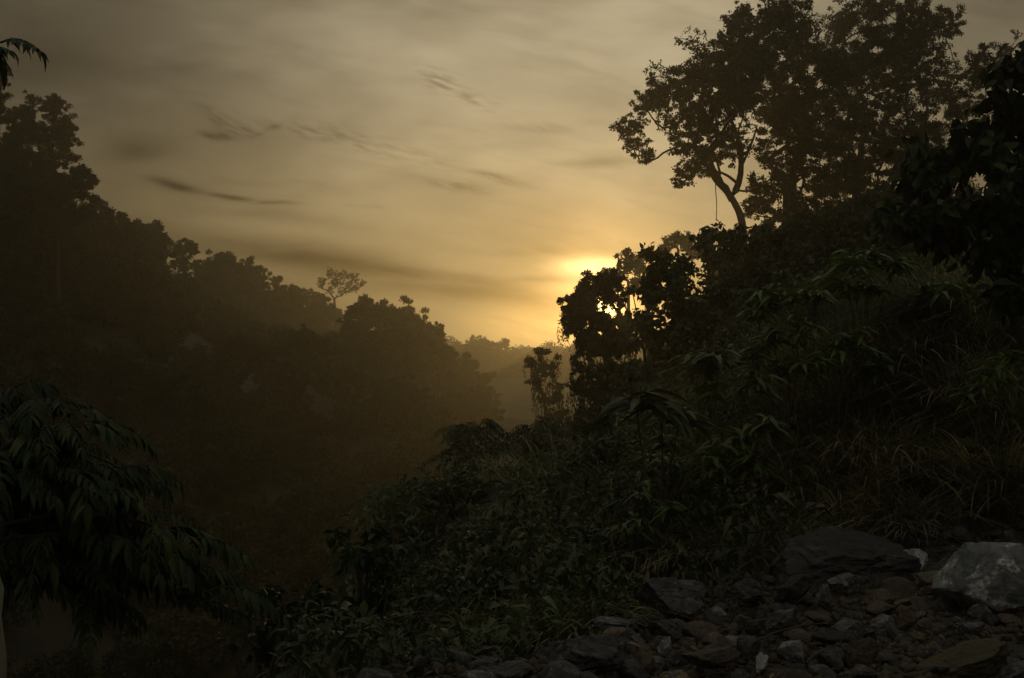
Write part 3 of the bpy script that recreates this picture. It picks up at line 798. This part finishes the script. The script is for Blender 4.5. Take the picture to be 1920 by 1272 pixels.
build_tree('broad_leaved_tree', 'black near tree with large oval leaves leaning in from the right edge', 'tree', 11, 1960,
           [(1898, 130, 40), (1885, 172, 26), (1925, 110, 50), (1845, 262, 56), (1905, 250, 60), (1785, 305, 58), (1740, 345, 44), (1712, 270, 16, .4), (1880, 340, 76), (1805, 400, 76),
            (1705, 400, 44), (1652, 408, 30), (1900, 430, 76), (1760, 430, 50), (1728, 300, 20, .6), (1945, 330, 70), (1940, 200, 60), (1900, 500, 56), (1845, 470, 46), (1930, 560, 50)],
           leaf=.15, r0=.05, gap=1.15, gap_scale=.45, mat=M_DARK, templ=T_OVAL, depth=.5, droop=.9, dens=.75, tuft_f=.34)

# the thicket running down the middle of the picture
MB = [
    ('leafy shrub whose compound leaves stand highest against the misty valley', 15, 'comp', .085, [(860, 805, 24), (900, 800, 20), (880, 830, 34), (850, 850, 36), (920, 835, 30), (900, 880, 44)]),
    ('shrub of feathery leaves between the misty gap and the drooping plant', 14.5, 'comp', .085, [(1000, 805, 24), (1040, 800, 26), (970, 830, 30), (1020, 850, 36), (1060, 830, 30), (1000, 880, 42), (1060, 880, 40)]),
    ('shrub with upright leaf tips just left of the drooping plant', 13, 'oval', .11, [(1130, 790, 20), (1110, 810, 24), (1140, 840, 36), (1100, 870, 36), (1150, 890, 40), (1110, 920, 40)]),
    ('low shrub with one spray sticking out left over the valley', 13.5, 'comp', .08, [(735, 915, 18), (770, 920, 26), (700, 940, 14), (760, 950, 32), (800, 920, 34), (810, 960, 44)]),
    ('shadowed shrub in the middle of the thicket', 13, 'oval', .09, [(860, 940, 50), (920, 930, 50), (960, 960, 50), (880, 1000, 60), (980, 1010, 56)]),
    ('grey-green shrub on the steep bank beside the dark curled ones', 12, 'oval', .08, [(780, 1000, 44), (760, 1050, 40), (820, 1040, 56), (790, 1100, 50), (860, 1080, 56), (740, 1120, 40)]),
    ('dense shrub below the drooping plant', 12, 'oval', .09, [(1050, 950, 48), (1100, 990, 50), (1040, 1030, 50), (1150, 960, 44), (1180, 1010, 46), (1110, 1060, 40)]),
    ('low tangled shrub along the bottom of the bank', 9.5, 'oval', .07, [(700, 1200, 46), (660, 1250, 36), (760, 1200, 56), (820, 1170, 56), (700, 1240, 50), (860, 1200, 50), (790, 1250, 40)]),
    ('bush at the edge of the rubble by the hanging grass', 9.5, 'oval', .075, [(920, 1180, 44), (880, 1240, 40), (960, 1150, 50), (1000, 1190, 44), (950, 1220, 40), (1050, 1130, 40)]),
]
for lb, Yd, kd, lf, cl in MB:
    shrub('shrub', lb, Yd, cl, M_BUSH, leaf=lf, kind=kd, dens=1.2, depth=.6, n_comp=26, comp_len=.30, stem_r=.014, n=7)
shrub('arching_plant', 'plant with big dark arching leaves curving over in front of the valley glow', 10, [(1195, 765, 12), (1240, 770, 16), (1275, 790, 20)],
      M_DARK, leaf=.33, kind='long', n_comp=3, depth=.15, cat='plant', stem_r=.014)
PL = [
    ('leafy plant with long drooping leaves in front of the dark slope', 11, .22, [(1310, 690, 30), (1350, 680, 34), (1400, 720, 36), (1330, 740, 30)]),
    ('bright-leaved plant highest on the bank, left of the grass', 12, .20, [(1440, 560, 30), (1480, 550, 34), (1520, 560, 30), (1420, 590, 24)]),
    ('broad-leaved plant at the top of the grassy bank', 12.5, .22, [(1590, 500, 30), (1640, 480, 34), (1680, 500, 30), (1570, 540, 34), (1630, 540, 34)]),
    ('green plant spreading under the tussocks halfway down the bank', 10.5, .20, [(1380, 820, 34), (1430, 800, 34), (1340, 860, 36), (1400, 870, 36)]),
    ('pale green plant with curled leaves near the rubble edge', 9, .17, [(1100, 1110, 26), (1140, 1090, 26), (1080, 1140, 20), (1160, 1130, 20)]),
    ('two-stemmed plant with hanging yellow-green leaves below the thicket', 9.8, .17, [(860, 1100, 20), (940, 1110, 24), (1000, 1120, 24), (900, 1130, 20), (1040, 1100, 20)]),
    ('plant with small fresh leaves on the bank left of the boulders', 9.6, .15, [(1210, 930, 36), (1250, 960, 36), (1190, 990, 34), (1280, 1000, 36), (1150, 1030, 30)]),
    ('leafy plant tucked in the grass above the large dark boulder', 10.2, .15, [(1330, 960, 36), (1380, 940, 36), (1420, 990, 36), (1300, 1020, 34), (1360, 1020, 34)]),
    ('tangled broadleaf plant among the highest grass under the black tree', 13, .20, [(1740, 560, 34), (1790, 540, 34), (1700, 590, 34), (1840, 570, 30)]),
    ('leafy plant breaking up the grass in the middle of the bank', 11.5, .19, [(1560, 660, 34), (1610, 640, 34), (1520, 690, 30), (1640, 690, 30)]),
    ('dark-stemmed plant leaning left above the diagonal stem', 11.5, .20, [(1450, 640, 34), (1500, 620, 34), (1470, 690, 34), (1410, 670, 28)]),
    ('low plant near the right edge under the overhanging tree', 10.5, .18, [(1860, 700, 30), (1900, 670, 34), (1830, 740, 26)]),
    ('plant with narrow leaves right of the drooping plant', 10.5, .17, [(1270, 880, 34), (1220, 870, 30), (1320, 900, 30), (1250, 830, 28)]),
]
for lb, Yd, lf, cl in PL:
    shrub('leafy_plant', lb, Yd, cl, M_GREEN, leaf=lf, kind='long', n_comp=9, depth=.25, cat='plant', stem_r=.010)

# dark curled shrubs low on the left of the bank
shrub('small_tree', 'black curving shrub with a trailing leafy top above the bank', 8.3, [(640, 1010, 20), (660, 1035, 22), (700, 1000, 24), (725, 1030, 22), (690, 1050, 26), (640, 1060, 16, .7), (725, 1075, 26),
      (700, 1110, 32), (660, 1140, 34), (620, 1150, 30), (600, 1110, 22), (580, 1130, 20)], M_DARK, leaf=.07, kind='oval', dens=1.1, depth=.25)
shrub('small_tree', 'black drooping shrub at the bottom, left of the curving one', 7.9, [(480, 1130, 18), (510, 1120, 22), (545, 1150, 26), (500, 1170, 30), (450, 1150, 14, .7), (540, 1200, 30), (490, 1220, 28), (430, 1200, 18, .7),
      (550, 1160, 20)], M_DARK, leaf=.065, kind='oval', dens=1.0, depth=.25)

# ------------------------------------------------------------------ nearest branches at the left edge
LY = 4.2
fg = np.array([-2.15, LY, H(-2.15, LY)])


def spray(root, base, branches, mat, leaf, L, n=8, per=5, Yd=LY, br=.012):
    """leafy branches (photograph paths) set with compound leaves"""
    for pts, k in branches:
        w = np.array([at(a, b_, Yd + dd) for a, b_, dd in pts])
        d = np.r_[0, np.cumsum(np.linalg.norm(np.diff(w, axis=0), axis=1))]
        tt = np.linspace(0, d[-1], 12); q = np.stack([np.interp(tt, d, w[:, i]) for i in range(3)], 1)
        q[1:-1] = (q[:-2] + q[1:-1] * 2 + q[2:]) / 4
        paths = [(q, np.linspace(br, br * .35, 12))]
        s = np.sort(rng.uniform(.08, 1, k)); s[-1] = 1
        st = np.stack([np.interp(s * d[-1], tt, q[:, i]) for i in range(3)], 1)
        dirn = q[-1] - q[0]; az0 = math.atan2(dirn[1], dirn[0])
        az = az0 + np.where(rng.uniform(size=k) < .5, 1, -1) * rng.uniform(.2, 1.5, k); az[-1] = az0
        lv, stm = pinnate(st, az, L * rng.uniform(.45, 1.2, k), leaf * rng.uniform(.6, 1.35, k), n=n, droop=rng.uniform(.45, 1.05), rise=rng.uniform(.15, .5), templ=T_TOOTH, stem_r=.003)
        paths += stm
        b_ob = mesh_np('branch', *tube_arrays(paths, 6), M_BARK, root, base)
        mesh_np('leaves', *lv, mat, b_ob)
        b_ob.children[0].data.transform(Matrix.Translation([-float(t_) for t_ in base]))


fr = empty('foreground_shrub', fg, 'large near shrub with drooping toothed sprays filling the lower left corner', 'shrub')
br_l = []
for a in (([(-60, 900, 0), (20, 780, 0), (90, 740, 0), (140, 770, 0)], 14), ([(-60, 950, 0), (60, 830, .1), (170, 850, .1), (230, 880, .1)], 18),
          ([(-60, 980, .1), (80, 920, .1), (220, 930, .1), (270, 960, .1)], 18), ([(-60, 1000, 0), (120, 960, 0), (280, 980, 0), (360, 1010, 0)], 20),
          ([(-60, 1020, -.1), (140, 1000, -.1), (300, 1040, -.1), (385, 1110, -.1)], 18), ([(-60, 1040, 0), (100, 1050, 0), (240, 1060, 0), (330, 1130, 0)], 18),
          ([(-60, 1050, .1), (60, 1070, .1), (130, 1090, .1), (170, 1150, .1)], 16), ([(-60, 860, .2), (0, 740, .2), (40, 720, .2)], 10),
          ([(-60, 1000, .2), (60, 990, .2), (160, 1030, .2), (220, 1090, .2)], 18), ([(-60, 930, -.2), (30, 880, -.2), (110, 890, -.2), (180, 930, -.2)], 16),
          ([(-60, 880, -.1), (10, 840, -.1), (80, 800, -.1), (150, 800, -.1)], 16), ([(-60, 1060, -.1), (20, 1070, -.1), (60, 1080, -.1)], 8),
          ([(-60, 940, .3), (100, 870, .3), (200, 880, .3)], 16), ([(-60, 980, .3), (140, 980, .3), (250, 1010, .3), (310, 1060, .3)], 18)):
    br_l.append(a)
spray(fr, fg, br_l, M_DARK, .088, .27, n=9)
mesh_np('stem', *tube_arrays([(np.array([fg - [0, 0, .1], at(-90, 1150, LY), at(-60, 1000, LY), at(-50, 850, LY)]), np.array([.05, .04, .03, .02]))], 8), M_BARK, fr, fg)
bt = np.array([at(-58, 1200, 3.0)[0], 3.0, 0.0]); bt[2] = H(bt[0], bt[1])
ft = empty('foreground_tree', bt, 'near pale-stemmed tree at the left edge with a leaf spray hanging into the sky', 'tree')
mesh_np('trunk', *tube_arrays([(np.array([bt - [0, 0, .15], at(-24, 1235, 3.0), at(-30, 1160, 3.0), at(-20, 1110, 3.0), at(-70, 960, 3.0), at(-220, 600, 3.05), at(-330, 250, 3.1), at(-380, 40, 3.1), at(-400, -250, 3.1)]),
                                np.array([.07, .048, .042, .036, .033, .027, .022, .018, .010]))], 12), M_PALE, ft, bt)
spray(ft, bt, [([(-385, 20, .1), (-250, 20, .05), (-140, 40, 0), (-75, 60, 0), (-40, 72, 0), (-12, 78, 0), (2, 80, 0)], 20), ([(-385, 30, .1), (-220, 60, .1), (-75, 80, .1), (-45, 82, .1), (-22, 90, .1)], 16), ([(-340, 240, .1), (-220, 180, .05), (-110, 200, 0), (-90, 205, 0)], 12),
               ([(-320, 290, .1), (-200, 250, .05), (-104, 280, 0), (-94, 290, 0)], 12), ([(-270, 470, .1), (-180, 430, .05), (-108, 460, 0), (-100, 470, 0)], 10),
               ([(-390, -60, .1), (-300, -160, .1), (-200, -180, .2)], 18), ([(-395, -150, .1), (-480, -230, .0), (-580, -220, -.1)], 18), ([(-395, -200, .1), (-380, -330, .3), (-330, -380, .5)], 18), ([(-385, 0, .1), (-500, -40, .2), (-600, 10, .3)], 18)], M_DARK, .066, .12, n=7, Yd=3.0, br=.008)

# ------------------------------------------------------------------ grass


def blades(cx, cy, n, L, spread, w=.010, out=.75, lean=0.0, lean_az=0.0, zf=None):
    """n arching blades from one tussock"""
    a = rng.uniform(0, 2 * math.pi, n); r = spread * np.sqrt(rng.uniform(0, 1, n))
    bx = cx + np.cos(a) * r; by = cy + np.sin(a) * r
    bz = height(bx, by) - .03
    L_ = L * rng.uniform(.45, 1.15, n); az = a + rng.normal(0, .7, n)
    o = out * rng.uniform(.35, 1.25, n)
    K = 8; t_ = np.linspace(0, 1, K)[None, :]
    hor = L_[:, None] * (o[:, None] * (.25 * t_ + .75 * t_ ** 2)); ver = L_[:, None] * (1.05 * t_ - (.25 + .55 * o[:, None]) * t_ ** 2.2)
    px_ = bx[:, None] + np.cos(az)[:, None] * hor + math.cos(lean_az) * lean * L_[:, None] * t_ ** 2
    py_ = by[:, None] + np.sin(az)[:, None] * hor + math.sin(lean_az) * lean * L_[:, None] * t_ ** 2
    pz_ = bz[:, None] + ver
    wd = w * (1 - t_ ** 2.5) * rng.uniform(.6, 1.3, n)[:, None] + .0006
    tw = az + math.pi / 2 + rng.normal(0, .5, n)
    sx = np.cos(tw)[:, None] * wd; sy = np.sin(tw)[:, None] * wd
    V = np.stack([np.stack([px_ - sx, py_ - sy, pz_], -1), np.stack([px_ + sx, py_ + sy, pz_], -1)], 2).reshape(-1, 3)
    i = np.arange(K - 1)[None, :] * 2 + (np.arange(n) * K * 2)[:, None]
    Q = np.stack([i, i + 1, i + 3, i + 2], -1).reshape(-1, 4)
    return V, Q


def ray_ground(px, py, y0=5, y1=40):
    prev = None
    for Yd in np.arange(y0, y1, .15):
        p_ = at(px, py, Yd)
        if H(p_[0], p_[1]) > p_[2]: return p_
    return at(px, py, y1)


TUS = [  # px, py of the foot, blade length, label
    (1880, 640, 1.1, 'tall arching grass tussock highest against the right edge', M_GRASS),
    (1820, 600, .9, 'green tussock just under the black near tree', M_GRASS),
    (1740, 590, .8, 'tussock with thin upright blades left of the black near tree', M_GRASS),
    (1700, 700, .9, 'dry brownish tussock in the middle of the grassy bank', M_STRAW),
    (1790, 760, 1.0, 'wide dry tussock with blades hanging forward on the right bank', M_STRAW),
    (1900, 800, 1.0, 'coarse green tussock at the right edge, halfway down', M_GRASS),
    (1620, 760, .9, 'bright arching tussock left of the dry ones', M_GRASS),
    (1560, 860, .8, 'tussock with long curved blades above the large dark boulder', M_GRASS),
    (1660, 880, .8, 'straw-coloured tussock in the middle of the lower bank', M_STRAW),
    (1760, 900, .8, 'dark green tussock beside the shaded hollow', M_GRASS),
    (1880, 930, .9, 'tussock of long blades right above the big pale boulder', M_GRASS),
    (1600, 960, .55, 'short dry tussock drooping onto the large dark boulder', M_STRAW),
    (1700, 985, .5, 'fringe of dry grass behind the pale broken boulder', M_STRAW),
    (1500, 800, .8, 'slanting grass tussock beside the diagonal dark stem', M_GRASS),
    (1480, 920, .7, 'thin grass tussock left of the large dark boulder', M_GRASS),
    (1410, 1010, .5, 'low grass tuft between the leafy plants and the boulders', M_GRASS),
    (1180, 1060, .5, 'wispy grass tuft pointing left at the rubble edge', M_GRASS),
    (1280, 1040, .45, 'small grass tuft behind the rounded dark boulder', M_STRAW),
    (1560, 680, .8, 'fine-bladed tussock below the broad-leaved plant', M_GRASS),
    (1800, 660, .8, 'shaded tussock under the green one near the black tree', M_GRASS),
    (1080, 1190, .45, 'grass tuft hanging over the lowest rocks at the bank foot', M_GRASS),
]
for i, (a, b_, L, lb, mt) in enumerate(TUS):
    p_ = ray_ground(a, b_)
    base = np.array([p_[0], p_[1], H(p_[0], p_[1])])
    v_, q_ = blades(p_[0], p_[1], 420, L * 1.1, .46, w=.008, out=.95, lean=rng.uniform(.1, .5), lean_az=-2.2 + rng.normal(0, .5))
    o = mesh_np('grass_tussock', v_, q_, mt, None, base)
    put(o, lb, 'grass', 'grass tussocks on the bank')

# low cover over the near slopes (uncountable)
pts = []
while len(pts) < 9000:
    a, b_ = rng.uniform(-3, 16), rng.uniform(5.7, 34)
    edge = 6.0 + .35 * max(0, a + .6) if a < -.3 else min(6.5 + (a + .3) * 1.05, 9.0 + max(0, a - 2.1) * .38)
    if b_ < edge + rng.uniform(0, .5): continue
    if a < -1.45 - (b_ - 9) * .06 or (a < 1.5 and b_ > 15.5): continue
    if rng.uniform() > (11 / b_) ** 1.2: continue
    if a > 2.2 and b_ < 15 and rng.uniform() < .85: continue
    pts.append((a, b_))
pts = np.array(pts); hz_ = height(pts[:, 0], pts[:, 1])
pq = np.c_[pts, hz_]
pq = pq[lump(pq, 1.9) + .5 * lump(pq, .8) > -.75]
parts = []
for tpl, m, lo, hi in ((T_OVAL, 4, .035, .10), (T_LANCE, 7, .05, .13), (T_LONG, 1, .10, .20)):
    n = len(pq) * m
    pos = np.repeat(pq, m, 0) + rng.normal(0, 1, (n, 3)) * [.14, .14, 0]
    tall = np.clip(.55 + .55 * lump(pos, 2.4) + .25 * lump(pos, .7), .12, 1.4)
    pos[:, 2] += rng.uniform(0, 1, n) ** .6 * .6 * tall
    ax = unit(n); ax[:, 2] = ax[:, 2] * .6 - .25
    parts.append(leaf_arrays(pos, ax, unit(n) * .6 + [0, 0, 1.], rng.uniform(lo, hi, n), tpl))
st = []
for q in pq[rng.permutation(len(pq))[:900]]:
    a2 = rng.uniform(0, 6.28); L = rng.uniform(.3, .8)
    st.append((bez(q, q + np.array([math.cos(a2) * L * .5, math.sin(a2) * L * .5, L]), [0, 0, .12 * L], 6), np.linspace(.005, .002, 6)))
parts.append(tube_arrays(st, 4))
o = mesh_np('undergrowth', *merge(parts), M_BUSH); put(o, 'low leafy undergrowth covering the near bank', 'undergrowth', kind='stuff')
gp_ = []
k = 0
while k < 2600:
    a, b_ = rng.uniform(-.5, 12), rng.uniform(8.2, 19)
    if b_ < min(6.7 + (a + .3) * 1.05, 9.2 + max(0, a - 2.1) * .38): continue
    if a < 2 and rng.uniform() < .7: continue
    gp_.append(blades(a, b_, 12, rng.uniform(.25, .95), .2, w=rng.uniform(.004, .008), out=1.0, lean=rng.uniform(0, .6), lean_az=-2.3 + rng.normal(0, .7))); k += 1
o = mesh_np('grass', *merge(gp_), M_GRASS); put(o, 'thin mixed grass growing all over the right bank', 'grass', kind='stuff')

# ------------------------------------------------------------------ rocks


def ico(sub):
    import bmesh
    bm = bmesh.new(); bmesh.ops.create_icosphere(bm, subdivisions=sub, radius=1)
    v_ = np.array([x.co[:] for x in bm.verts]); f_ = np.array([[x.index for x in fc.verts] for fc in bm.faces]); bm.free()
    return v_ / np.linalg.norm(v_, axis=1)[:, None], f_


ICO = {k: ico(k) for k in (3, 4, 5)}


def rock_mesh(name, sub, planes, mat, rough=.05, seed_scale=.8):
    d, f_ = ICO[sub]
    if isinstance(planes, (list, tuple)):
        P_ = np.array(planes, float); nrm = P_[:, :3] / np.linalg.norm(P_[:, :3], axis=1)[:, None]; cc = P_[:, 3]
    else:
        nrm = unit(planes); cc = rng.uniform(.45, .85, planes)
    dd = d @ nrm.T
    r = np.min(np.where(dd > .05, cc / np.maximum(dd, .05), 9), axis=1); r = np.minimum(r, 1.25)
    off = rng.uniform(-20, 20, 3)
    r = r * (1 + rough * lump(d + off, .9) + rough * .6 * lump(d + off, .35) + rough * .35 * lump(d + off, .14))
    v_ = d * r[:, None]
    me = bpy.data.meshes.new(name)
    me.vertices.add(len(v_)); me.vertices.foreach_set('co', v_.astype(np.float32).ravel())
    me.loops.add(f_.size); me.loops.foreach_set('vertex_index', f_.astype(np.int32).ravel())
    me.polygons.add(len(f_)); me.polygons.foreach_set('loop_start', np.arange(0, f_.size, 3, dtype=np.int32))
    me.update(calc_edges=True)
    me.polygons.foreach_set('use_smooth', np.zeros(len(f_), dtype=bool))
    me.materials.append(mat)
    return me


def rock(px, py, Y, w_px, h_px, mat, label, name='boulder', rz=None, cat='rock', tilt=.25, deep=.8, sub=5, planes=14, rough=.05):
    """rock centred at photograph pixel, sized in photograph pixels at its distance"""
    Y = EYE * F / (py + h_px * .36 - 700)
    me = rock_mesh(name, sub, planes, mat, rough)
    o = bpy.data.objects.new(name, me); COL.objects.link(o)
    c_ = at(px, py, Y); sx = w_px / F * Y / 2; sz = h_px / F * Y / 2
    o.scale = (sx * 1.12, sx * deep, sz * 1.15)
    gz = H(c_[0], c_[1])
    o.location = (c_[0], c_[1], c_[2])
    o.rotation_euler = (rng.uniform(-.1, .1), rng.uniform(-tilt, tilt), rng.uniform(-.4, .4) if rz is None else rz)
    return put(o, label, cat)


def yg(py):       # distance at which flat ground is seen at that row
    return EYE * F / (py - 700)


RK = [
    (1862, 1092, 8.3, 168, 146, R_PALE, 'big pale grey boulder streaked with white, at the right edge'),
    (1712, 1060, 9.3, 72, 60, R_PALE, 'broken pale boulder standing behind the rubble, left of the big one'),
    (1585, 1050, 9.6, 235, 100, R_DARK, 'largest dark boulder, pyramid-shaped, against the grassy bank'),
    (1250, 1118, 8.4, 140, 90, R_DARK, 'rounded dark boulder where the bank meets the rubble'),
    (1085, 1225, 6.7, 150, 110, R_DARK, 'dark boulder at the bottom of the bank, nearest the valley'),
    (1470, 1165, 7.5, 95, 56, R_GREY, 'smooth grey boulder with a lighter top in the middle of the rubble'),
    (1490, 1222, 6.8, 60, 60, R_WHITE, 'bluish white pointed stone low in the rubble'),
    (1345, 1147, 7.7, 36, 24, R_PALE, 'small pale stone right of the rounded dark boulder'),
    (1580, 1095, 8.6, 70, 40, R_GREY, 'chipped light grey stone resting before the largest dark boulder'),
    (1795, 1245, 6.5, 220, 74, R_MOSS, 'brown mossy hump at the bottom right corner'),
    (1697, 1165, 7.4, 46, 50, R_OCHRE, 'upright ochre stone below the pale broken boulder'),
    (1205, 1238, 6.6, 56, 50, R_OCHRE, 'ochre stone near the lowest dark boulder'),
    (1545, 1120, 8.0, 30, 50, R_GREY, 'narrow upright grey block beside the chipped light grey stone'),
    (1395, 1110, 8.4, 100, 60, R_DARK, 'flat dark slab behind the small white stone'),
    (1150, 1172, 7.3, 130, 34, R_GREY, 'long grey slab with a bright edge along the bank foot'),
    (1240, 1180, 7.2, 90, 50, R_GREY, 'grey stone in front of the rounded dark boulder'),
    (1590, 1178, 7.3, 80, 40, R_GREY, 'flat grey stone in the middle of the rubble'),
    (1620, 1225, 6.9, 70, 60, R_BROWN, 'brown stone behind the mossy hump'),
    (1490, 1110, 8.5, 90, 50, R_DARK, 'dark stone with a sharp ridge left of the chipped light grey one'),
    (1330, 1240, 6.6, 110, 50, R_BROWN, 'wide brown stone at the bottom of the rubble'),
    (1400, 1222, 6.8, 60, 50, R_DARK, 'dark stone left of the bluish white one'),
    (1900, 1262, 6.2, 90, 40, R_GREY, 'grey stone cut by the bottom right corner'),
    (1760, 1085, 8.7, 110, 22, R_PALE, 'thin pale stone wedged under the big pale boulder'),
    (1250, 1212, 6.9, 30, 36, R_PALE, 'little pale block next to the ochre stone by the lowest boulder'),
    (950, 1262, 6.2, 120, 46, R_DARK, 'low dark rock at the bottom edge, left of the lowest boulder'),
    (290, 1292, 6.2, 90, 30, R_DARK, 'flat dark rock alone at the bottom edge, under the near shrub'),
    (1430, 1245, 6.5, 24, 40, R_WHITE, 'white splinter of stone by the bluish white one'),
    (1650, 1120, 8.1, 70, 40, R_BROWN, 'reddish brown stone below the largest dark boulder'),
    (1820, 1180, 7.2, 60, 34, R_GREY, 'grey stone just below the big pale boulder'),
    (1870, 1200, 7.0, 50, 30, R_BROWN, 'brown stone near the right edge under the big pale boulder'),
]
HERO = [(-.80, -.25, .60, .60), (.1, .1, 1, .86), (-.45, -.85, .15, .62), (.45, -.85, .35, .70), (-.55, -.2, -.8, .62), (.2, -.4, -.9, .70), (.9, .1, .3, .80), (0, 1, .1, .8),
        (-.2, -.7, .65, .74), (.05, -.95, -.25, .62)]
PEAK = [(-.62, -.35, .70, .58), (.42, -.35, .84, .60), (-.2, -.95, .2, .62), (.4, -.9, .1, .66), (0, 1, .2, .7), (-.9, .1, .1, .9), (.95, 0, .2, .95), (0, 0, -1, .7), (.1, -.7, .7, .62)]
rock(*RK[0], rz=0.0, tilt=.02, sub=5, planes=HERO, rough=.032)
rock(*RK[2], rz=0.1, tilt=.02, sub=5, planes=PEAK, rough=.06)
for a in RK[1:2] + RK[3:]:
    a = a[:3] + (a[3] * .84, a[4] * .84) + a[5:]
    rock(*a, sub=5 if a[3] > 60 else 4, rough=.07 if a[3] > 100 else .05, planes=12 if a[3] > 60 else 10)
# loose rubble: eight kinds of stone copied
protos = [rock_mesh('stone', 3, 9, m_, .03) for m_ in (R_DARK, R_BROWN, R_GREY, R_DARK, R_BROWN, R_DARK, R_GREY, R_OCHRE, R_DARK, R_DARK)]
k = 0
while k < 290:
    b_ = 5.3 + rng.uniform() ** .9 * 5.0; a = rng.uniform(-1.6, 5.2)
    if b_ > 6.6 + max(0, a + .3) * 1.0: continue
    if b_ > 10.3: continue
    if abs(a / b_) > .50 or a < -.2 - (7.4 - b_) * .3: continue
    o = bpy.data.objects.new('stone', protos[k % 10]); COL.objects.link(o)
    s = rng.uniform(.038, .105) * (1.25 if rng.uniform() < .2 else .9)
    o.scale = (s * rng.uniform(.8, 1.4), s * rng.uniform(.7, 1.2), s * rng.uniform(.5, .9))
    o.location = (a, b_, H(a, b_) + s * .35); o.rotation_euler = tuple(rng.uniform(-.5, .5, 2)) + (rng.uniform(0, 6.3),)
    put(o, 'small angular stone lying loose in the rubble', 'stone', 'loose stones of the rubble'); k += 1
# gravel between them
d, f_ = ico(1)
n = 26000
ga = rng.uniform(-3, 6.5, n); gb = rng.uniform(4.8, 11.2, n)
ok = (gb < 8.0 + np.maximum(0, ga) * .6) & (ga > -2.6)
ga = ga[ok]; gb = gb[ok]; n = len(ga); gz = height(ga, gb)
sc = (.007 + .035 * rng.uniform(0, 1, n) ** 2.5)[:, None, None] * rng.uniform(.6, 1.4, (n, 1, 3))
ro = rng.uniform(0, 6.28, n)
V = d[None] * sc * (1 + rng.uniform(-.25, .25, (n, len(d), 1)))
Vx = V[:, :, 0] * np.cos(ro)[:, None] - V[:, :, 1] * np.sin(ro)[:, None]; Vy = V[:, :, 0] * np.sin(ro)[:, None] + V[:, :, 1] * np.cos(ro)[:, None]
V = np.stack([Vx + ga[:, None], Vy + gb[:, None], V[:, :, 2] + gz[:, None] + .005], -1).reshape(-1, 3)
Q = (f_[None] + (np.arange(n) * len(d))[:, None, None]).reshape(-1, 3)
o = mesh_np('gravel', V, Q, R_BROWN, smooth=False); put(o, 'fine broken gravel between the stones', 'gravel', kind='stuff')
# dead leaves and bits of stalk blown between the stones
n = 1500
la = rng.uniform(-1, 6, n); lb_ = rng.uniform(5.6, 11, n); ok = lb_ < 7.6 + np.maximum(0, la) * .75; la = la[ok]; lb_ = lb_[ok]; n = len(la)
lp = np.c_[la, lb_, height(la, lb_) + rng.uniform(.01, .07, n)]
ax = unit(n); ax[:, 2] *= .25
M_LITTER = mat_leaf('dead_leaves', (.045, .030, .018), (.09, .065, .04), (.17, .13, .085), .8, .05, .2)
o = mesh_np('leaf_litter', *leaf_arrays(lp, ax, unit(n) * .5 + [0, 0, 1.], rng.uniform(.03, .10, n), T_LANCE), M_LITTER); put(o, 'dead leaves caught among the stones', 'leaf litter', kind='stuff')
# fallen twigs on the rubble
for pts, lb in (([(1330, 1240), (1420, 1215), (1490, 1190), (1560, 1180)], 'thin bent twig lying across the stones in the middle'),
                ([(1660, 1050), (1760, 1045), (1830, 1052)], 'dry twig sticking out behind the big pale boulder'),
                ([(1510, 1262), (1560, 1236), (1600, 1222)], 'short broken twig at the bottom of the rubble')):
    w = []
    for a, b_ in pts:
        Yd = min(yg(b_), 9.2); q = at(a, b_, Yd); q[2] = max(q[2], H(q[0], q[1]) + .05) + .05; w.append(q)
    w = np.array(w); tt = np.linspace(0, len(w) - 1, 9); q = np.stack([np.interp(tt, np.arange(len(w)), w[:, i]) for i in range(3)], 1) + rng.normal(0, .008, (9, 3))
    q[:, 2] += 0.0
    base = q[0].copy()
    o = mesh_np('twig', *tube_arrays([(q, np.linspace(.008, .003, 9))], 6), M_BARK, None, base)
    put(o, lb, 'twig')
